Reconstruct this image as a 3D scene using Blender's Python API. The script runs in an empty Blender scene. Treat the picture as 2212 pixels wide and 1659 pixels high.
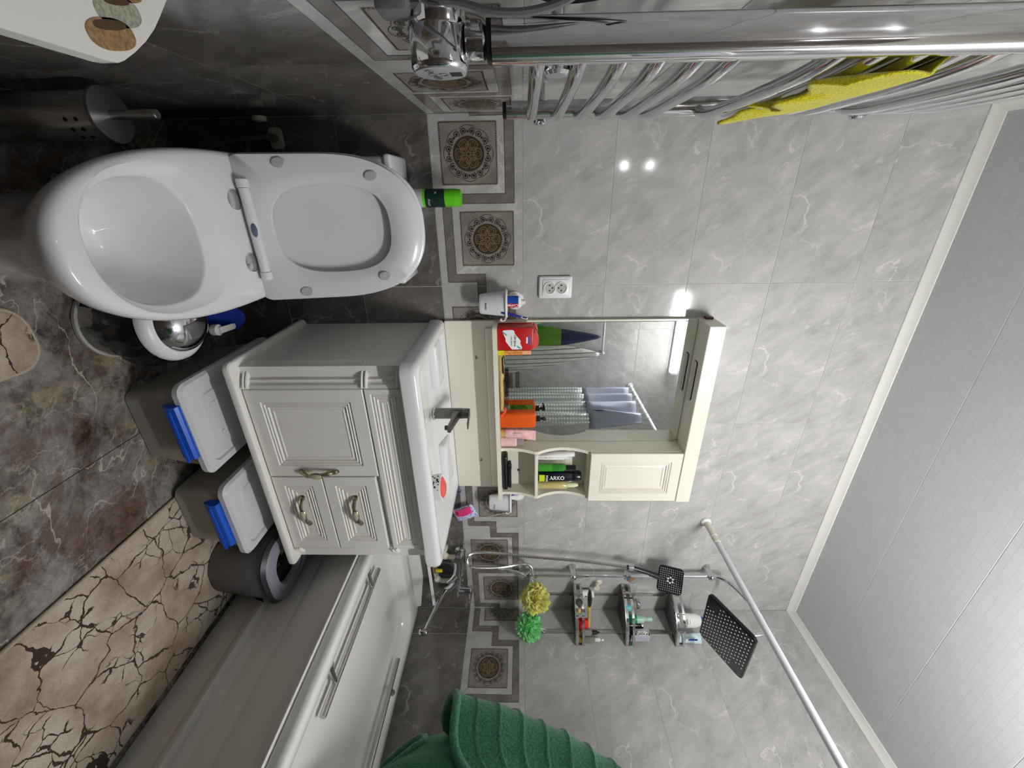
import bpy, bmesh, math, random
from mathutils import Vector, Matrix
random.seed(7)
PI = math.pi
scene = bpy.context.scene
COL = scene.collection
# ------------------------------------------------------------------ camera, world, exposure
F_PX = 885.0
cam_d = bpy.data.cameras.new('camera'); cam = bpy.data.objects.new('camera', cam_d); COL.objects.link(cam)
yaw, pitch, roll = 0.4432, -0.0244, -0.0053
fw = Vector((math.sin(yaw)*math.cos(pitch), math.cos(yaw)*math.cos(pitch), math.sin(pitch)))
rt = Vector((math.cos(yaw), -math.sin(yaw), 0)); up = rt.cross(fw)
r2 = math.cos(roll)*rt + math.sin(roll)*up; u2 = -math.sin(roll)*rt + math.cos(roll)*up
m = Matrix((u2, -r2, -fw)).transposed().to_4x4(); m.translation = Vector((0.2219, -1.5354, 1.1434))   # phone held on its side
cam.matrix_world = m
cam_d.sensor_fit = 'HORIZONTAL'; cam_d.sensor_width = 36.0; cam_d.lens = F_PX/2212*36.0
cam_d.clip_start = 0.005; cam_d.clip_end = 30
scene.camera = cam
w = bpy.data.worlds.new('world'); scene.world = w; w.use_nodes = True
w.node_tree.nodes['Background'].inputs[0].default_value = (0.6, 0.65, 0.7, 1)
w.node_tree.nodes['Background'].inputs[1].default_value = 0.1
LAMP_STRENGTH = 150.0
vs = scene.view_settings
vs.view_transform = 'Standard'; vs.look = 'None'; vs.exposure = 0.5; vs.gamma = 1.0
try: vs.use_curve_mapping = False
except Exception: pass
scene.cycles.max_bounces = 10; scene.cycles.diffuse_bounces = 5; scene.cycles.glossy_bounces = 5
scene.cycles.transmission_bounces = 6; scene.cycles.caustics_reflective = True; scene.cycles.caustics_refractive = False
scene.cycles.sample_clamp_indirect = 4.0

# ------------------------------------------------------------------ mesh helpers
class MB:
    def __init__(s): s.v = []; s.f = []
    def add(s, vs, fs):
        k = len(s.v); s.v += [tuple(p) for p in vs]; s.f += [tuple(i+k for i in f) for f in fs]; return s
    def box(s, x0, x1, y0, y1, z0, z1):
        return s.add([(x,y,z) for x in (x0,x1) for y in (y0,y1) for z in (z0,z1)],
                     [(0,1,3,2),(4,6,7,5),(0,4,5,1),(2,3,7,6),(0,2,6,4),(1,5,7,3)])
    def rbox(s, x0, x1, y0, y1, z0, z1, r=.004, seg=2):
        bm = bmesh.new(); bmesh.ops.create_cube(bm, size=1)
        for v in bm.verts: v.co = Vector(((x0+x1)/2+v.co.x*(x1-x0), (y0+y1)/2+v.co.y*(y1-y0), (z0+z1)/2+v.co.z*(z1-z0)))
        bmesh.ops.bevel(bm, geom=bm.edges[:], offset=r, segments=seg, profile=.5, affect='EDGES')
        bm.verts.index_update(); s.add([v.co[:] for v in bm.verts], [[v.index for v in f.verts] for f in bm.faces]); bm.free(); return s
    def lathe(s, prof, c=(0,0,0), n=28, axis='Z', sx=1, sy=1, cap=True, rot=None):
        vs = []
        for r, h in prof:
            for i in range(n):
                a = 2*PI*i/n; p = (r*math.cos(a)*sx, r*math.sin(a)*sy, h)
                if axis == 'X': p = (p[2], p[0], p[1])
                if axis == 'Y': p = (p[0], p[2], p[1])
                p = Vector(p)
                if rot is not None: p = rot @ p
                vs.append(p + Vector(c))
        fs = [(j*n+i, j*n+(i+1)%n, (j+1)*n+(i+1)%n, (j+1)*n+i) for j in range(len(prof)-1) for i in range(n)]
        if cap:
            fs.append(tuple(range(n-1,-1,-1))); k = (len(prof)-1)*n; fs.append(tuple(range(k, k+n)))
        return s.add(vs, fs)
    def tube(s, pts, r, n=10, closed=False, cap=True, flat=1.0):
        pts = [Vector(p) for p in pts]; N = len(pts)
        rs = r if isinstance(r, (list, tuple)) else [r]*N
        vs = []; prev = None
        for i, p in enumerate(pts):
            a = pts[(i-1)%N] if (closed or i) else p; b = pts[(i+1)%N] if (closed or i < N-1) else p
            t = (b-a).normalized()
            if prev is None:
                h = Vector((0,0,1)) if abs(t.z) < .9 else Vector((1,0,0)); nn = (h - t*h.dot(t)).normalized()
            else:
                nn = prev - t*prev.dot(t); nn = nn.normalized() if nn.length > 1e-6 else prev
            prev = nn; bb = t.cross(nn)
            for k in range(n):
                an = 2*PI*k/n; vs.append(p + rs[i]*(math.cos(an)*nn*flat + math.sin(an)*bb))
        M = N if closed else N-1
        fs = [(i*n+k, i*n+(k+1)%n, ((i+1)%N)*n+(k+1)%n, ((i+1)%N)*n+k) for i in range(M) for k in range(n)]
        if cap and not closed: fs += [tuple(range(n-1,-1,-1)), tuple(range((N-1)*n, N*n))]
        return s.add(vs, fs)
    def loft(s, rings, cap0=True, cap1=True):
        n = len(rings[0]); vs = [p for r in rings for p in r]
        fs = [(j*n+i, j*n+(i+1)%n, (j+1)*n+(i+1)%n, (j+1)*n+i) for j in range(len(rings)-1) for i in range(n)]
        if cap0: fs.append(tuple(range(n-1,-1,-1)))
        if cap1: fs.append(tuple(range((len(rings)-1)*n, len(rings)*n)))
        return s.add(vs, fs)
    def grid(s, fn, nu, nv, closed_u=False):
        vs = [fn(i/nu, j/nv) for j in range(nv+1) for i in range(nu + (0 if closed_u else 1))]
        L = nu if closed_u else nu+1
        return s.add(vs, [(j*L+i, j*L+(i+1)%L, (j+1)*L+(i+1)%L, (j+1)*L+i) for j in range(nv) for i in range(nu)])
    def prism(s, poly, a0, a1, axis='Z'):
        f = {'Z': lambda p, a: (p[0], p[1], a), 'Y': lambda p, a: (p[0], a, p[1]), 'X': lambda p, a: (a, p[0], p[1])}[axis]
        return s.loft([[f(p, a0) for p in poly], [f(p, a1) for p in poly]])
    def sphere(s, c, r, n=16, m_=10, sc=(1,1,1)):
        return s.add_rings(c, r, n, m_, sc)
    def add_rings(s, c, r, n, m_, sc):
        prof = [(max(1e-5, r*math.sin(PI*j/m_)), -r*math.cos(PI*j/m_)) for j in range(m_+1)]
        k = len(s.v); s.lathe(prof, (0,0,0), n)
        for i in range(k, len(s.v)):
            p = s.v[i]; s.v[i] = (c[0]+p[0]*sc[0], c[1]+p[1]*sc[1], c[2]+p[2]*sc[2])
        return s
    def xf(s, M, k=0):
        for i in range(k, len(s.v)): s.v[i] = tuple(M @ Vector(s.v[i]))
        return s
def spline(P, k=8, closed=False):
    P = [Vector(p) for p in P]; n = len(P); out = []
    for i in range(n if closed else n-1):
        g = lambda j: P[j % n] if closed else P[max(0, min(n-1, j))]
        a, b, c, d = g(i-1), g(i), g(i+1), g(i+2)
        for q in range(k):
            t = q/k; out.append(.5*((2*b)+(c-a)*t+(2*a-5*b+4*c-d)*t*t+(3*b-a-3*c+d)*t**3))
    if not closed: out.append(P[-1])
    return out
def rrect(x0, x1, y0, y1, r, n=6):
    out = []
    for cx, cy, a in ((x1-r,y1-r,0),(x0+r,y1-r,90),(x0+r,y0+r,180),(x1-r,y0+r,270)):
        for i in range(n+1):
            t = math.radians(a+90*i/n); out.append((cx+r*math.cos(t), cy+r*math.sin(t)))
    return out
def origin(o):
    p = Vector(o.location); q = o.parent
    while q: p += Vector(q.location); q = q.parent
    return p
def mesh_of(mb, name, mats, smooth=None, shift=None):
    me = bpy.data.meshes.new(name); vs = mb.v
    if shift is not None: vs = [(p[0]-shift[0], p[1]-shift[1], p[2]-shift[2]) for p in vs]
    me.from_pydata(vs, [], mb.f); me.update()
    bm = bmesh.new(); bm.from_mesh(me); bmesh.ops.recalc_face_normals(bm, faces=bm.faces[:]); bm.to_mesh(me); bm.free()
    for mm in (mats if isinstance(mats, (list, tuple)) else [mats]): me.materials.append(mm)
    if smooth is not None:
        me.polygons.foreach_set('use_smooth', [True]*len(me.polygons)); me.set_sharp_from_angle(angle=math.radians(smooth))
    me.update(); return me
def obj(name, mb, mats, parent=None, smooth=35, loc=None, local=False, label=None):
    base = Vector((0,0,0)) if parent is None else origin(parent)
    if local: sh = None
    elif loc is not None: sh = Vector(loc)
    else: sh = base
    me = mesh_of(mb, name, mats, smooth, sh)
    o = bpy.data.objects.new(name, me); COL.objects.link(o)
    if parent: o.parent = parent
    if loc is not None: o.location = Vector(loc) - (base if parent else Vector((0,0,0)))
    if label: o['label'] = label
    return o
def thing(name, label, cat, loc=(0,0,0), group=None):
    o = bpy.data.objects.new(name, None); COL.objects.link(o); o.location = loc; o.empty_display_size = .02
    o['label'] = label; o['category'] = cat
    if group: o['group'] = group
    return o
def tag(o, label, cat, group=None):
    o['label'] = label; o['category'] = cat
    if group: o['group'] = group
    return o
def struct(o): o['kind'] = 'structure'; return o
def inst(src, parent=None, loc=None, rotz=None):
    c = src.copy(); COL.objects.link(c); c.parent = parent
    if loc is not None: c.location = loc
    if rotz is not None: c.rotation_euler = (0,0,rotz)
    return c
def text_mb(body, size, depth=.0003, bold=False, shear=0, align='CENTER'):
    cu = bpy.data.curves.new('t', 'FONT'); cu.body = body; cu.size = size; cu.extrude = depth
    cu.align_x = align; cu.align_y = 'CENTER'; cu.shear = shear; cu.resolution_u = 3
    if bold: cu.offset = size*.018
    o = bpy.data.objects.new('t', cu); COL.objects.link(o)
    dg = bpy.context.evaluated_depsgraph_get(); me = bpy.data.meshes.new_from_object(o.evaluated_get(dg))
    mb = MB(); mb.add([v.co[:] for v in me.vertices], [tuple(p.vertices) for p in me.polygons])
    bpy.data.objects.remove(o); bpy.data.curves.remove(cu); bpy.data.meshes.remove(me); return mb
def frame(o, xdir, ydir):      # text placed: local x -> xdir, local y -> ydir
    x = Vector(xdir).normalized(); y = Vector(ydir).normalized(); z = x.cross(y)
    M = Matrix((x, y, z)).transposed().to_4x4(); M.translation = Vector(o); return M

# ------------------------------------------------------------------ materials
def hexc(h):
    c = [int(h[i:i+2], 16)/255 for i in (0,2,4)]
    return tuple(x/12.92 if x <= .04045 else ((x+.055)/1.055)**2.4 for x in c) + (1,)
def new_mat(name):
    mt = bpy.data.materials.new(name); mt.use_nodes = True
    return mt, mt.node_tree, mt.node_tree.nodes['Principled BSDF']
def mat(name, col, rough=.45, metal=0.0, spec=.5, noise=None, bump=None, coat=0, trans=0, emit=None, alpha=1, sheen=0, ior=1.45):
    mt, nt, b = new_mat(name); c = hexc(col) if isinstance(col, str) else tuple(col)+(1,)
    b.inputs['Base Color'].default_value = c; b.inputs['Roughness'].default_value = rough; b.inputs['Metallic'].default_value = metal
    b.inputs['Specular IOR Level'].default_value = spec; b.inputs['Coat Weight'].default_value = coat
    b.inputs['Transmission Weight'].default_value = trans; b.inputs['Alpha'].default_value = alpha; b.inputs['IOR'].default_value = ior
    if sheen: b.inputs['Sheen Weight'].default_value = sheen
    if emit: b.inputs['Emission Color'].default_value = hexc(emit[0]); b.inputs['Emission Strength'].default_value = emit[1]
    tc = nt.nodes.new('ShaderNodeTexCoord')
    if noise:
        sc, amt = noise; n = nt.nodes.new('ShaderNodeTexNoise'); n.inputs['Scale'].default_value = sc; n.inputs['Detail'].default_value = 4
        nt.links.new(tc.outputs['Object'], n.inputs['Vector'])
        r = nt.nodes.new('ShaderNodeValToRGB'); r.color_ramp.elements[0].position = .3; r.color_ramp.elements[1].position = .7
        r.color_ramp.elements[0].color = tuple(max(0, x*(1-amt)) for x in c[:3])+(1,)
        r.color_ramp.elements[1].color = tuple(min(1, x*(1+amt)) for x in c[:3])+(1,)
        nt.links.new(n.outputs['Fac'], r.inputs['Fac']); nt.links.new(r.outputs['Color'], b.inputs['Base Color'])
    if bump:
        sc, st = bump; n = nt.nodes.new('ShaderNodeTexNoise'); n.inputs['Scale'].default_value = sc; n.inputs['Detail'].default_value = 3
        nt.links.new(tc.outputs['Object'], n.inputs['Vector']); bp = nt.nodes.new('ShaderNodeBump')
        bp.inputs['Strength'].default_value = st; bp.inputs['Distance'].default_value = .002
        nt.links.new(n.outputs['Fac'], bp.inputs['Height']); nt.links.new(bp.outputs['Normal'], b.inputs['Normal'])
    return mt
def ramp(nt, fac, stops):
    r = nt.nodes.new('ShaderNodeValToRGB'); e = r.color_ramp.elements
    while len(e) < len(stops): e.new(.5)
    for i, (p, c) in enumerate(stops):
        e[i].position = p; e[i].color = hexc(c) if isinstance(c, str) else (c, c, c, 1)
    nt.links.new(fac, r.inputs['Fac']); return r.outputs['Color']
def noise_node(nt, vec, scale, detail=6, rough=.55, dist=0):
    n = nt.nodes.new('ShaderNodeTexNoise'); n.inputs['Scale'].default_value = scale; n.inputs['Detail'].default_value = detail
    n.inputs['Roughness'].default_value = rough; n.inputs['Distortion'].default_value = dist
    nt.links.new(vec, n.inputs['Vector']); return n.outputs['Fac']
def mapping(nt, vec, rot=(0,0,0), scale=(1,1,1), loc=(0,0,0)):
    mp = nt.nodes.new('ShaderNodeMapping'); mp.inputs['Rotation'].default_value = rot     # turn first, stretch afterwards
    mp.inputs['Location'].default_value = loc; nt.links.new(vec, mp.inputs['Vector'])
    if scale == (1, 1, 1): return mp.outputs['Vector']
    m2 = nt.nodes.new('ShaderNodeMapping'); m2.inputs['Scale'].default_value = scale; nt.links.new(mp.outputs['Vector'], m2.inputs['Vector']); return m2.outputs['Vector']
def mixc(nt, fac, a, b, mode='MIX'):
    x = nt.nodes.new('ShaderNodeMix'); x.data_type = 'RGBA'; x.blend_type = mode
    for s_, v in ((x.inputs['Factor'], fac), (x.inputs['A'], a), (x.inputs['B'], b)):
        if hasattr(v, 'is_linked'): nt.links.new(v, s_)
        elif isinstance(v, str): s_.default_value = hexc(v)
        else: s_.default_value = v
    return x.outputs['Result']
def vein(nt, vec, scale, width, dist=.6, detail=4):
    f = noise_node(nt, vec, scale, detail, .5, dist)
    a = nt.nodes.new('ShaderNodeMath'); a.operation = 'SUBTRACT'; nt.links.new(f, a.inputs[0]); a.inputs[1].default_value = .5
    b = nt.nodes.new('ShaderNodeMath'); b.operation = 'ABSOLUTE'; nt.links.new(a.outputs[0], b.inputs[0])
    c = nt.nodes.new('ShaderNodeMapRange'); nt.links.new(b.outputs[0], c.inputs['Value'])
    c.inputs['From Min'].default_value = 0; c.inputs['From Max'].default_value = width; c.inputs['To Min'].default_value = 1; c.inputs['To Max'].default_value = 0
    return c.outputs['Result']
def mul(nt, a, b):
    x = nt.nodes.new('ShaderNodeMath'); x.operation = 'MULTIPLY'
    for i, v in enumerate((a, b)):
        if hasattr(v, 'is_linked'): nt.links.new(v, x.inputs[i])
        else: x.inputs[i].default_value = v
    return x.outputs[0]
def marble(name, stops, veincol, veinamt, rough, streak=.6, jitter=3, cloud=None, spec=.5):
    mt, nt, b = new_mat(name)
    tc = nt.nodes.new('ShaderNodeTexCoord'); oi = nt.nodes.new('ShaderNodeObjectInfo')
    fl = nt.nodes.new('ShaderNodeMath'); fl.operation = 'MULTIPLY'; nt.links.new(oi.outputs['Random'], fl.inputs[0]); fl.inputs[1].default_value = jitter
    f2 = nt.nodes.new('ShaderNodeMath'); f2.operation = 'FLOOR'; nt.links.new(fl.outputs[0], f2.inputs[0])
    f3 = nt.nodes.new('ShaderNodeMath'); f3.operation = 'MULTIPLY'; nt.links.new(f2.outputs[0], f3.inputs[0]); f3.inputs[1].default_value = 3.7
    va = nt.nodes.new('ShaderNodeVectorMath'); va.operation = 'ADD'; nt.links.new(tc.outputs['Object'], va.inputs[0]); nt.links.new(f3.outputs[0], va.inputs[1])
    vec = va.outputs[0]
    st = mapping(nt, vec, (0, math.radians(127), 0), (1, 1, 2.3))        # long grain climbing to the left
    base = ramp(nt, noise_node(nt, st, 6.5, 12, .7, .25), stops)
    if cloud:
        base = mixc(nt, mul(nt, ramp(nt, noise_node(nt, vec, 4.0, 5, .6), [(.45, 0.0), (.72, 1.0)]), cloud[1]), base, cloud[0])
    v1 = mul(nt, vein(nt, mapping(nt, vec, (0, math.radians(135), 0), (1, 1, 1.6)), 3.0, .011, .35, 5), ramp(nt, noise_node(nt, vec, 5, 2), [(.48, 0.0), (.66, 1.0)]))
    base = mixc(nt, mul(nt, v1, veinamt), base, veincol)
    v2 = mul(nt, vein(nt, st, 6, .014, .4, 6), ramp(nt, noise_node(nt, vec, 9, 2), [(.5, 0.0), (.7, 1.0)]))
    base = mixc(nt, mul(nt, v2, veinamt*.6), base, veincol)
    nt.links.new(base, b.inputs['Base Color']); b.inputs['Roughness'].default_value = rough; b.inputs['Specular IOR Level'].default_value = spec
    bp = nt.nodes.new('ShaderNodeBump'); bp.inputs['Strength'].default_value = .05; bp.inputs['Distance'].default_value = .001
    nt.links.new(noise_node(nt, vec, 60, 2), bp.inputs['Height']); nt.links.new(bp.outputs['Normal'], b.inputs['Normal'])
    return mt
M_LIGHT = marble('light_marble', [(.30, '9b9a96'), (.43, 'aaa9a6'), (.55, 'b4b3b2'), (.72, 'c3c1bc')], 'e6e3dd', .6, .085)
M_DARK = marble('dark_marble', [(.28, '423e3a'), (.46, '56524e'), (.62, '676360'), (.8, '7a7672')], 'b4afa9', .6, .12, cloud=('7d7976', .5))
M_BAND = marble('band_marble', [(.3, '5c5652'), (.5, '716b67'), (.75, '878180')], 'a9a39e', .5, .2)
M_FIELD = marble('field_marble', [(.3, '6f6a63'), (.5, '847f78'), (.75, '979189')], 'b3ada5', .4, .22)
M_GROUT = mat('grout', 'c9c7c2', .8, noise=(60, .06))
def floor_marble():
    mt, nt, b = new_mat('floor_marble'); tc = nt.nodes.new('ShaderNodeTexCoord'); v = tc.outputs['Object']
    wv = mapping(nt, v, (0, 0, math.radians(35)), (1, 1.6, 1))
    base = ramp(nt, noise_node(nt, wv, 4.6, 15, .74, .35), [(.30, '352b25'), (.41, '665b53'), (.5, '857e79'), (.6, '9d9996'), (.72, 'b5aca1')])
    br = ramp(nt, noise_node(nt, mapping(nt, v, (0,0,.4), (1,1,1), (3,1,0)), 4.2, 12, .72, .4), [(.5, 0.0), (.57, 1.0)])
    base = mixc(nt, mul(nt, br, .62), base, '5b4029')
    ye = ramp(nt, noise_node(nt, mapping(nt, v, (0,0,.2), (1.3,.8,1), (7,4,0)), 4.0, 10, .66, .4), [(.55, 0.0), (.62, 1.0)])
    base = mixc(nt, mul(nt, ye, .68), base, 'a89c7c')
    dk = ramp(nt, noise_node(nt, mapping(nt, v, (0,0,.4), (1,1,1), (1,9,0)), 9.0, 14, .8, .4), [(.38, 1.0), (.47, 0.0)])
    base = mixc(nt, mul(nt, dk, .7), base, '1d1510')
    lt = ramp(nt, noise_node(nt, v, 30, 8, .8, .2), [(.55, 0.0), (.75, 1.0)])
    base = mixc(nt, mul(nt, lt, .35), base, 'b5ada0')
    fine = ramp(nt, noise_node(nt, v, 42, 12, .82, .2), [(.36, .30), (.5, .8), (.66, 1.0)])
    base = mixc(nt, .75, base, fine, 'MULTIPLY')
    base = mixc(nt, mul(nt, mul(nt, vein(nt, mapping(nt, v, (0,0,1.1), (1,1.8,1)), 11.0, .014, .3, 8), ramp(nt, noise_node(nt, v, 8, 2), [(.45, 0.0), (.6, 1.0)])), .6), base, 'bdb3a6')
    base = mixc(nt, mul(nt, mul(nt, vein(nt, wv, 4.0, .008, .3, 8), ramp(nt, noise_node(nt, v, 6, 2), [(.42, 0.0), (.6, 1.0)])), .8), base, 'cfc6ba')
    nt.links.new(base, b.inputs['Base Color']); b.inputs['Roughness'].default_value = .24
    return mt
M_FLOOR = floor_marble()
M_CERAMIC = mat('white_ceramic', 'e6e6e8', .12, coat=.3)
M_SEAT = mat('white_seat_plastic', 'dfe2e6', .22)
M_CREAM = mat('cream_lacquer', 'eeede8', .24, coat=.15)
M_CREAM2 = mat('cream_board', 'e2dfd2', .22)
M_CHROME = mat('chrome', (.72,.72,.74), .06, 1)
M_STEEL = mat('brushed_steel', (.55,.54,.52), .24, 1)
M_GUN = mat('gunmetal', (.16,.155,.15), .28, .9)
M_BLACK = mat('black_plastic', '141414', .35)
M_BLACKB = mat('black_bag', '0c0c0c', .25, bump=(60, .6))
M_DGRAY = mat('dark_gray_plastic', '67686d', .4, noise=(400, .08))
M_MGRAY = mat('mid_gray_plastic', '7d828c', .4, noise=(400, .08))
M_WPLAS = mat('white_plastic', 'e9e9ea', .3)
M_ACRYL = mat('bath_acrylic', 'e8e7e6', .14, coat=.2)
M_BRONZE = mat('antique_brass', (.36,.31,.2), .3, .9, noise=(300, .4))
M_BONE = mat('handle_inlay', 'b9b4a0', .3, noise=(350, .15))
M_GOLDPR = mat('gold_print', '9c8763', .3, .2)
M_DARKPR = mat('dark_print', '2a2420', .3)
M_BROWNPR = mat('brown_print', '4a3f31', .3)
M_MIRROR = mat('mirror_glass', (.86,.89,.88), .012, 1)
M_BLUE = mat('blue_plastic', '0f55c8', .3)
M_NAVY = mat('navy_plastic', '0c2f92', .35)
M_RED = mat('red_plastic', 'c21a1a', .35)
M_YELLOW = mat('yellow_plastic', 'd8c11a', .4)
M_LIME = mat('lime_plastic', '62c81e', .35)
M_ORANGE = mat('orange_liquid', 'd8581a', .2)
M_PVC = mat('white_pipe', 'd8d4c4', .4)
M_PAPER = mat('white_print', 'f0f0f0', .5)

# ------------------------------------------------------------------ room
W, D, ZC = 2.342, 1.58, 2.62
ROWS = [(-.053,.245,'d'),(.245,.545,'d'),(.545,.846,'d'),(.846,1.148,'b'),(1.148,1.451,'l'),(1.451,1.753,'l'),(1.753,2.055,'l'),(2.055,2.357,'l'),(2.357,2.62,'l')]
GAP = .0012
def clip_box(mb, x0, x1, z0, z1, a, b, y0, y1):
    x0, x1 = max(x0, a), min(x1, b)
    if x1-x0 > 1e-4: mb.box(x0, x1, y0, y1, z0, z1)
def ribbon(mb, pts, wd, y, a, b, closed=False):
    n = len(pts); L = []
    for i in range(n):
        p = pts[i]; q0 = pts[(i-1)%n] if (closed or i) else p; q1 = pts[(i+1)%n] if (closed or i < n-1) else p
        dx, dz = q1[0]-q0[0], q1[1]-q0[1]; l = math.hypot(dx, dz) or 1
        nx, nz = -dz/l*wd/2, dx/l*wd/2; L.append(((p[0]+nx, y, p[1]+nz), (p[0]-nx, y, p[1]-nz)))
    for i in range(n if closed else n-1):
        A, B = L[i], L[(i+1)%n]
        if all(a <= v[0] <= b for v in (A+B)): mb.add([A[0], A[1], B[1], B[0]], [(0,1,2,3)])
def circ(cx, cz, r, n=40, a0=0, a1=2*PI): return [(cx+r*math.cos(a0+(a1-a0)*i/n), cz+r*math.sin(a0+(a1-a0)*i/n)) for i in range(n+(0 if a1-a0 > 6.28 else 1))]
def disc(mb, cx, cz, r, y, a, b, n=24):
    if cx-r >= a and cx+r <= b: mb.add([(x, y, z) for x, z in circ(cx, cz, r, n)], [tuple(range(n))])
def ornament(cx, cz, a, b):                 # printed rosette: returns meshes of brown disc, dark scrolls, gold lines
    br, dk, gd = MB(), MB(), MB()
    y1, y2, y3 = -.0009, -.0012, -.0015
    disc(br, cx, cz, .0500, y1, a, b, 48)
    hs, hz = .0895, .0915
    for k in range(30):
        t = -1+2*(k+.5)/30
        for (px, pz) in ((cx+t*hs, cz-hz), (cx+t*hs, cz+hz), (cx-hs, cz+t*hz), (cx+hs, cz+t*hz)):
            if a+.002 <= px <= b-.002: dk.box(px-.0015, px+.0015, y2, y2+.0003, pz-.0016, pz+.0016)
    for q in ([(cx-hs-.0022, cz-hz-.0022), (cx+hs+.0022, cz-hz-.0022)], [(cx-hs-.0022, cz+hz+.0022), (cx+hs+.0022, cz+hz+.0022)]):
        q = [(max(a, min(b, p[0])), p[1]) for p in q]; ribbon(gd, q, .0014, y1, a-.01, b+.01)
    for sx in (-1, 1): ribbon(gd, [(cx+sx*(hs+.0022), cz-hz), (cx+sx*(hs+.0022), cz+hz)], .0014, y1, a, b)
    ribbon(dk, circ(cx, cz, .0502, 56), .0020, y2, a, b, True); ribbon(dk, circ(cx, cz, .0462, 56), .0012, y2, a, b, True)
    for k in range(6):
        t = PI/2 + k*PI/3
        for (R, r, sq, wd, mbx) in ((.029, .0145, 1.0, .0016, gd), (.029, .0118, 1.0, .0018, dk), (.029, .0085, .9, .001, gd), (.0185, .0085, .75, .0013, gd), (.0185, .0062, .7, .0018, dk)):
            tt = t if R > .02 else t + PI/6
            pts = []
            for i in range(22):
                an = 2*PI*i/22; u = math.cos(an)*r*(1.0 if sq == 1.0 else 1.15); v = math.sin(an)*r*sq*(1-.35*math.cos(an)*(-1))
                pts.append((cx+(R+u)*math.cos(tt)-v*math.sin(tt), cz+(R+u)*math.sin(tt)+v*math.cos(tt)))
            ribbon(mbx, pts, wd, y3 if mbx is gd else y2, a, b, True)
        tt = t+PI/6; ribbon(dk, [(cx+r_*math.cos(tt), cz+r_*math.sin(tt)) for r_ in (.036, .045)], .004, y2, a, b)
        for dd in (-.0045, .0045):
            disc(dk, cx+.0295*math.cos(t)-dd*math.sin(t), cz+.0295*math.sin(t)+dd*math.cos(t), .0022, y2, a, b, 8)
    ribbon(gd, circ(cx, cz, .0065, 20), .0018, y3, a, b, True); ribbon(dk, circ(cx, cz, .0095, 20), .002, y2, a, b, True); disc(dk, cx, cz, .003, y2, a, b, 10)
    for k in range(16):
        t = 2*PI*(k+.5)/16; s = 1 if k % 2 else -1; R = .0655
        ox, oz = cx+R*math.cos(t), cz+R*math.sin(t); pts = []
        for i in range(26):
            q = i/25; an = t + PI + s*(.4+q*2*PI*1.55); rr = .0105*(1-q*.82); pts.append((ox+rr*math.cos(an), oz+rr*math.sin(an)))
        ribbon(dk, pts, .0026, y2, a, b)
        disc(dk, ox, oz, .0028, y2, a, b, 8)
        t2 = 2*PI*k/16
        if k % 2 == 0: disc(dk, cx+.0635*math.cos(t2), cz+.0635*math.sin(t2), .0035, y2, a, b, 8)
    for k in range(8):
        t = 2*PI*k/8; pts = [(cx+(.0755+.006*math.cos((an-.5)*PI))*math.cos(t+(an-.5)*.72), cz+(.0755+.006*math.cos((an-.5)*PI))*math.sin(t+(an-.5)*.72)) for an in [i/14 for i in range(15)]]
        ribbon(dk, pts, .0016, y2, a, b)
    return br, dk, gd
BANDS = [(0,.062,.135,.165),(.033,.062,.135,.274),(.033,.318,.245,.274),(.289,.318,.027,.274),(.289,.585,.027,.057),(.556,.585,.027,.165),(.556,.6,.135,.165)]
tile_cache = {}
def tile_mesh(kind, w_, h_):
    key = (kind, round(w_, 4), round(h_, 4))
    if key not in tile_cache:
        mb = MB().box(GAP, w_-GAP, 0, .008, GAP, h_-GAP)
        tile_cache[key] = mesh_of(mb, kind+'_tile', M_DARK if kind == 'd' else M_LIGHT)
    return tile_cache[key]
deco_cache = {}
def deco_meshes(a, b):
    key = (round(a,3), round(b,3))
    if key in deco_cache: return deco_cache[key]
    res = []; aa, bb = a+GAP, b-GAP; sh = Vector((a,0,0))
    mb = MB(); ln = MB()
    polys = [(0,.033,.135,.165),(.033,.062,.135,.274),(.062,.318,.245,.274),(.289,.318,.027,.245),(.318,.585,.027,.057),(.556,.585,.057,.165),(.585,.6,.135,.165)]
    for x0, x1, z0, z1 in polys: clip_box(mb, x0, x1, z0, z1, aa, bb, -.0004, .0002)
    for x0, x1, z0, z1 in ((.033,.318,.274,.2755),(.062,.289,.2435,.245),(.318,.556,.057,.0585),(.289,.585,.0255,.027),(.318,.3195,.057,.274),(.2875,.289,.027,.245),(.0315,.033,.165,.274),(.062,.0635,.135,.245),(.556,.5575,.057,.165),(.585,.5865,.027,.135),(0,.033,.165,.1665),(0,.062,.1335,.135),(.556,.6,.165,.1665),(.585,.6,.1335,.135)):
        clip_box(ln, x0, x1, z0, z1, aa, bb, -.0005, .0002)
    if mb.v: res.append(('meander_band', mesh_of(mb, 'meander_band', M_BAND, shift=sh)))
    if ln.v: res.append(('band_outline', mesh_of(ln, 'band_outline', M_DARKPR, shift=sh)))
    for cx, cz in ((.169,.126),(.435,.178)):
        mb = MB(); clip_box(mb, cx-.09, cx+.09, cz-.092, cz+.092, aa, bb, -.0006, .0002)
        if not mb.v: continue
        res.append(('rosette_field', mesh_of(mb, 'rosette_field', M_FIELD, shift=sh)))
        for nm, q, mt in zip(('rosette_disc','rosette_scrolls','rosette_lines'), ornament(cx, cz, aa, bb), (M_BROWNPR, M_DARKPR, M_GOLDPR)):
            if q.v: res.append((nm, mesh_of(q, nm, mt, shift=sh)))
    deco_cache[key] = res; return res
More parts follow.
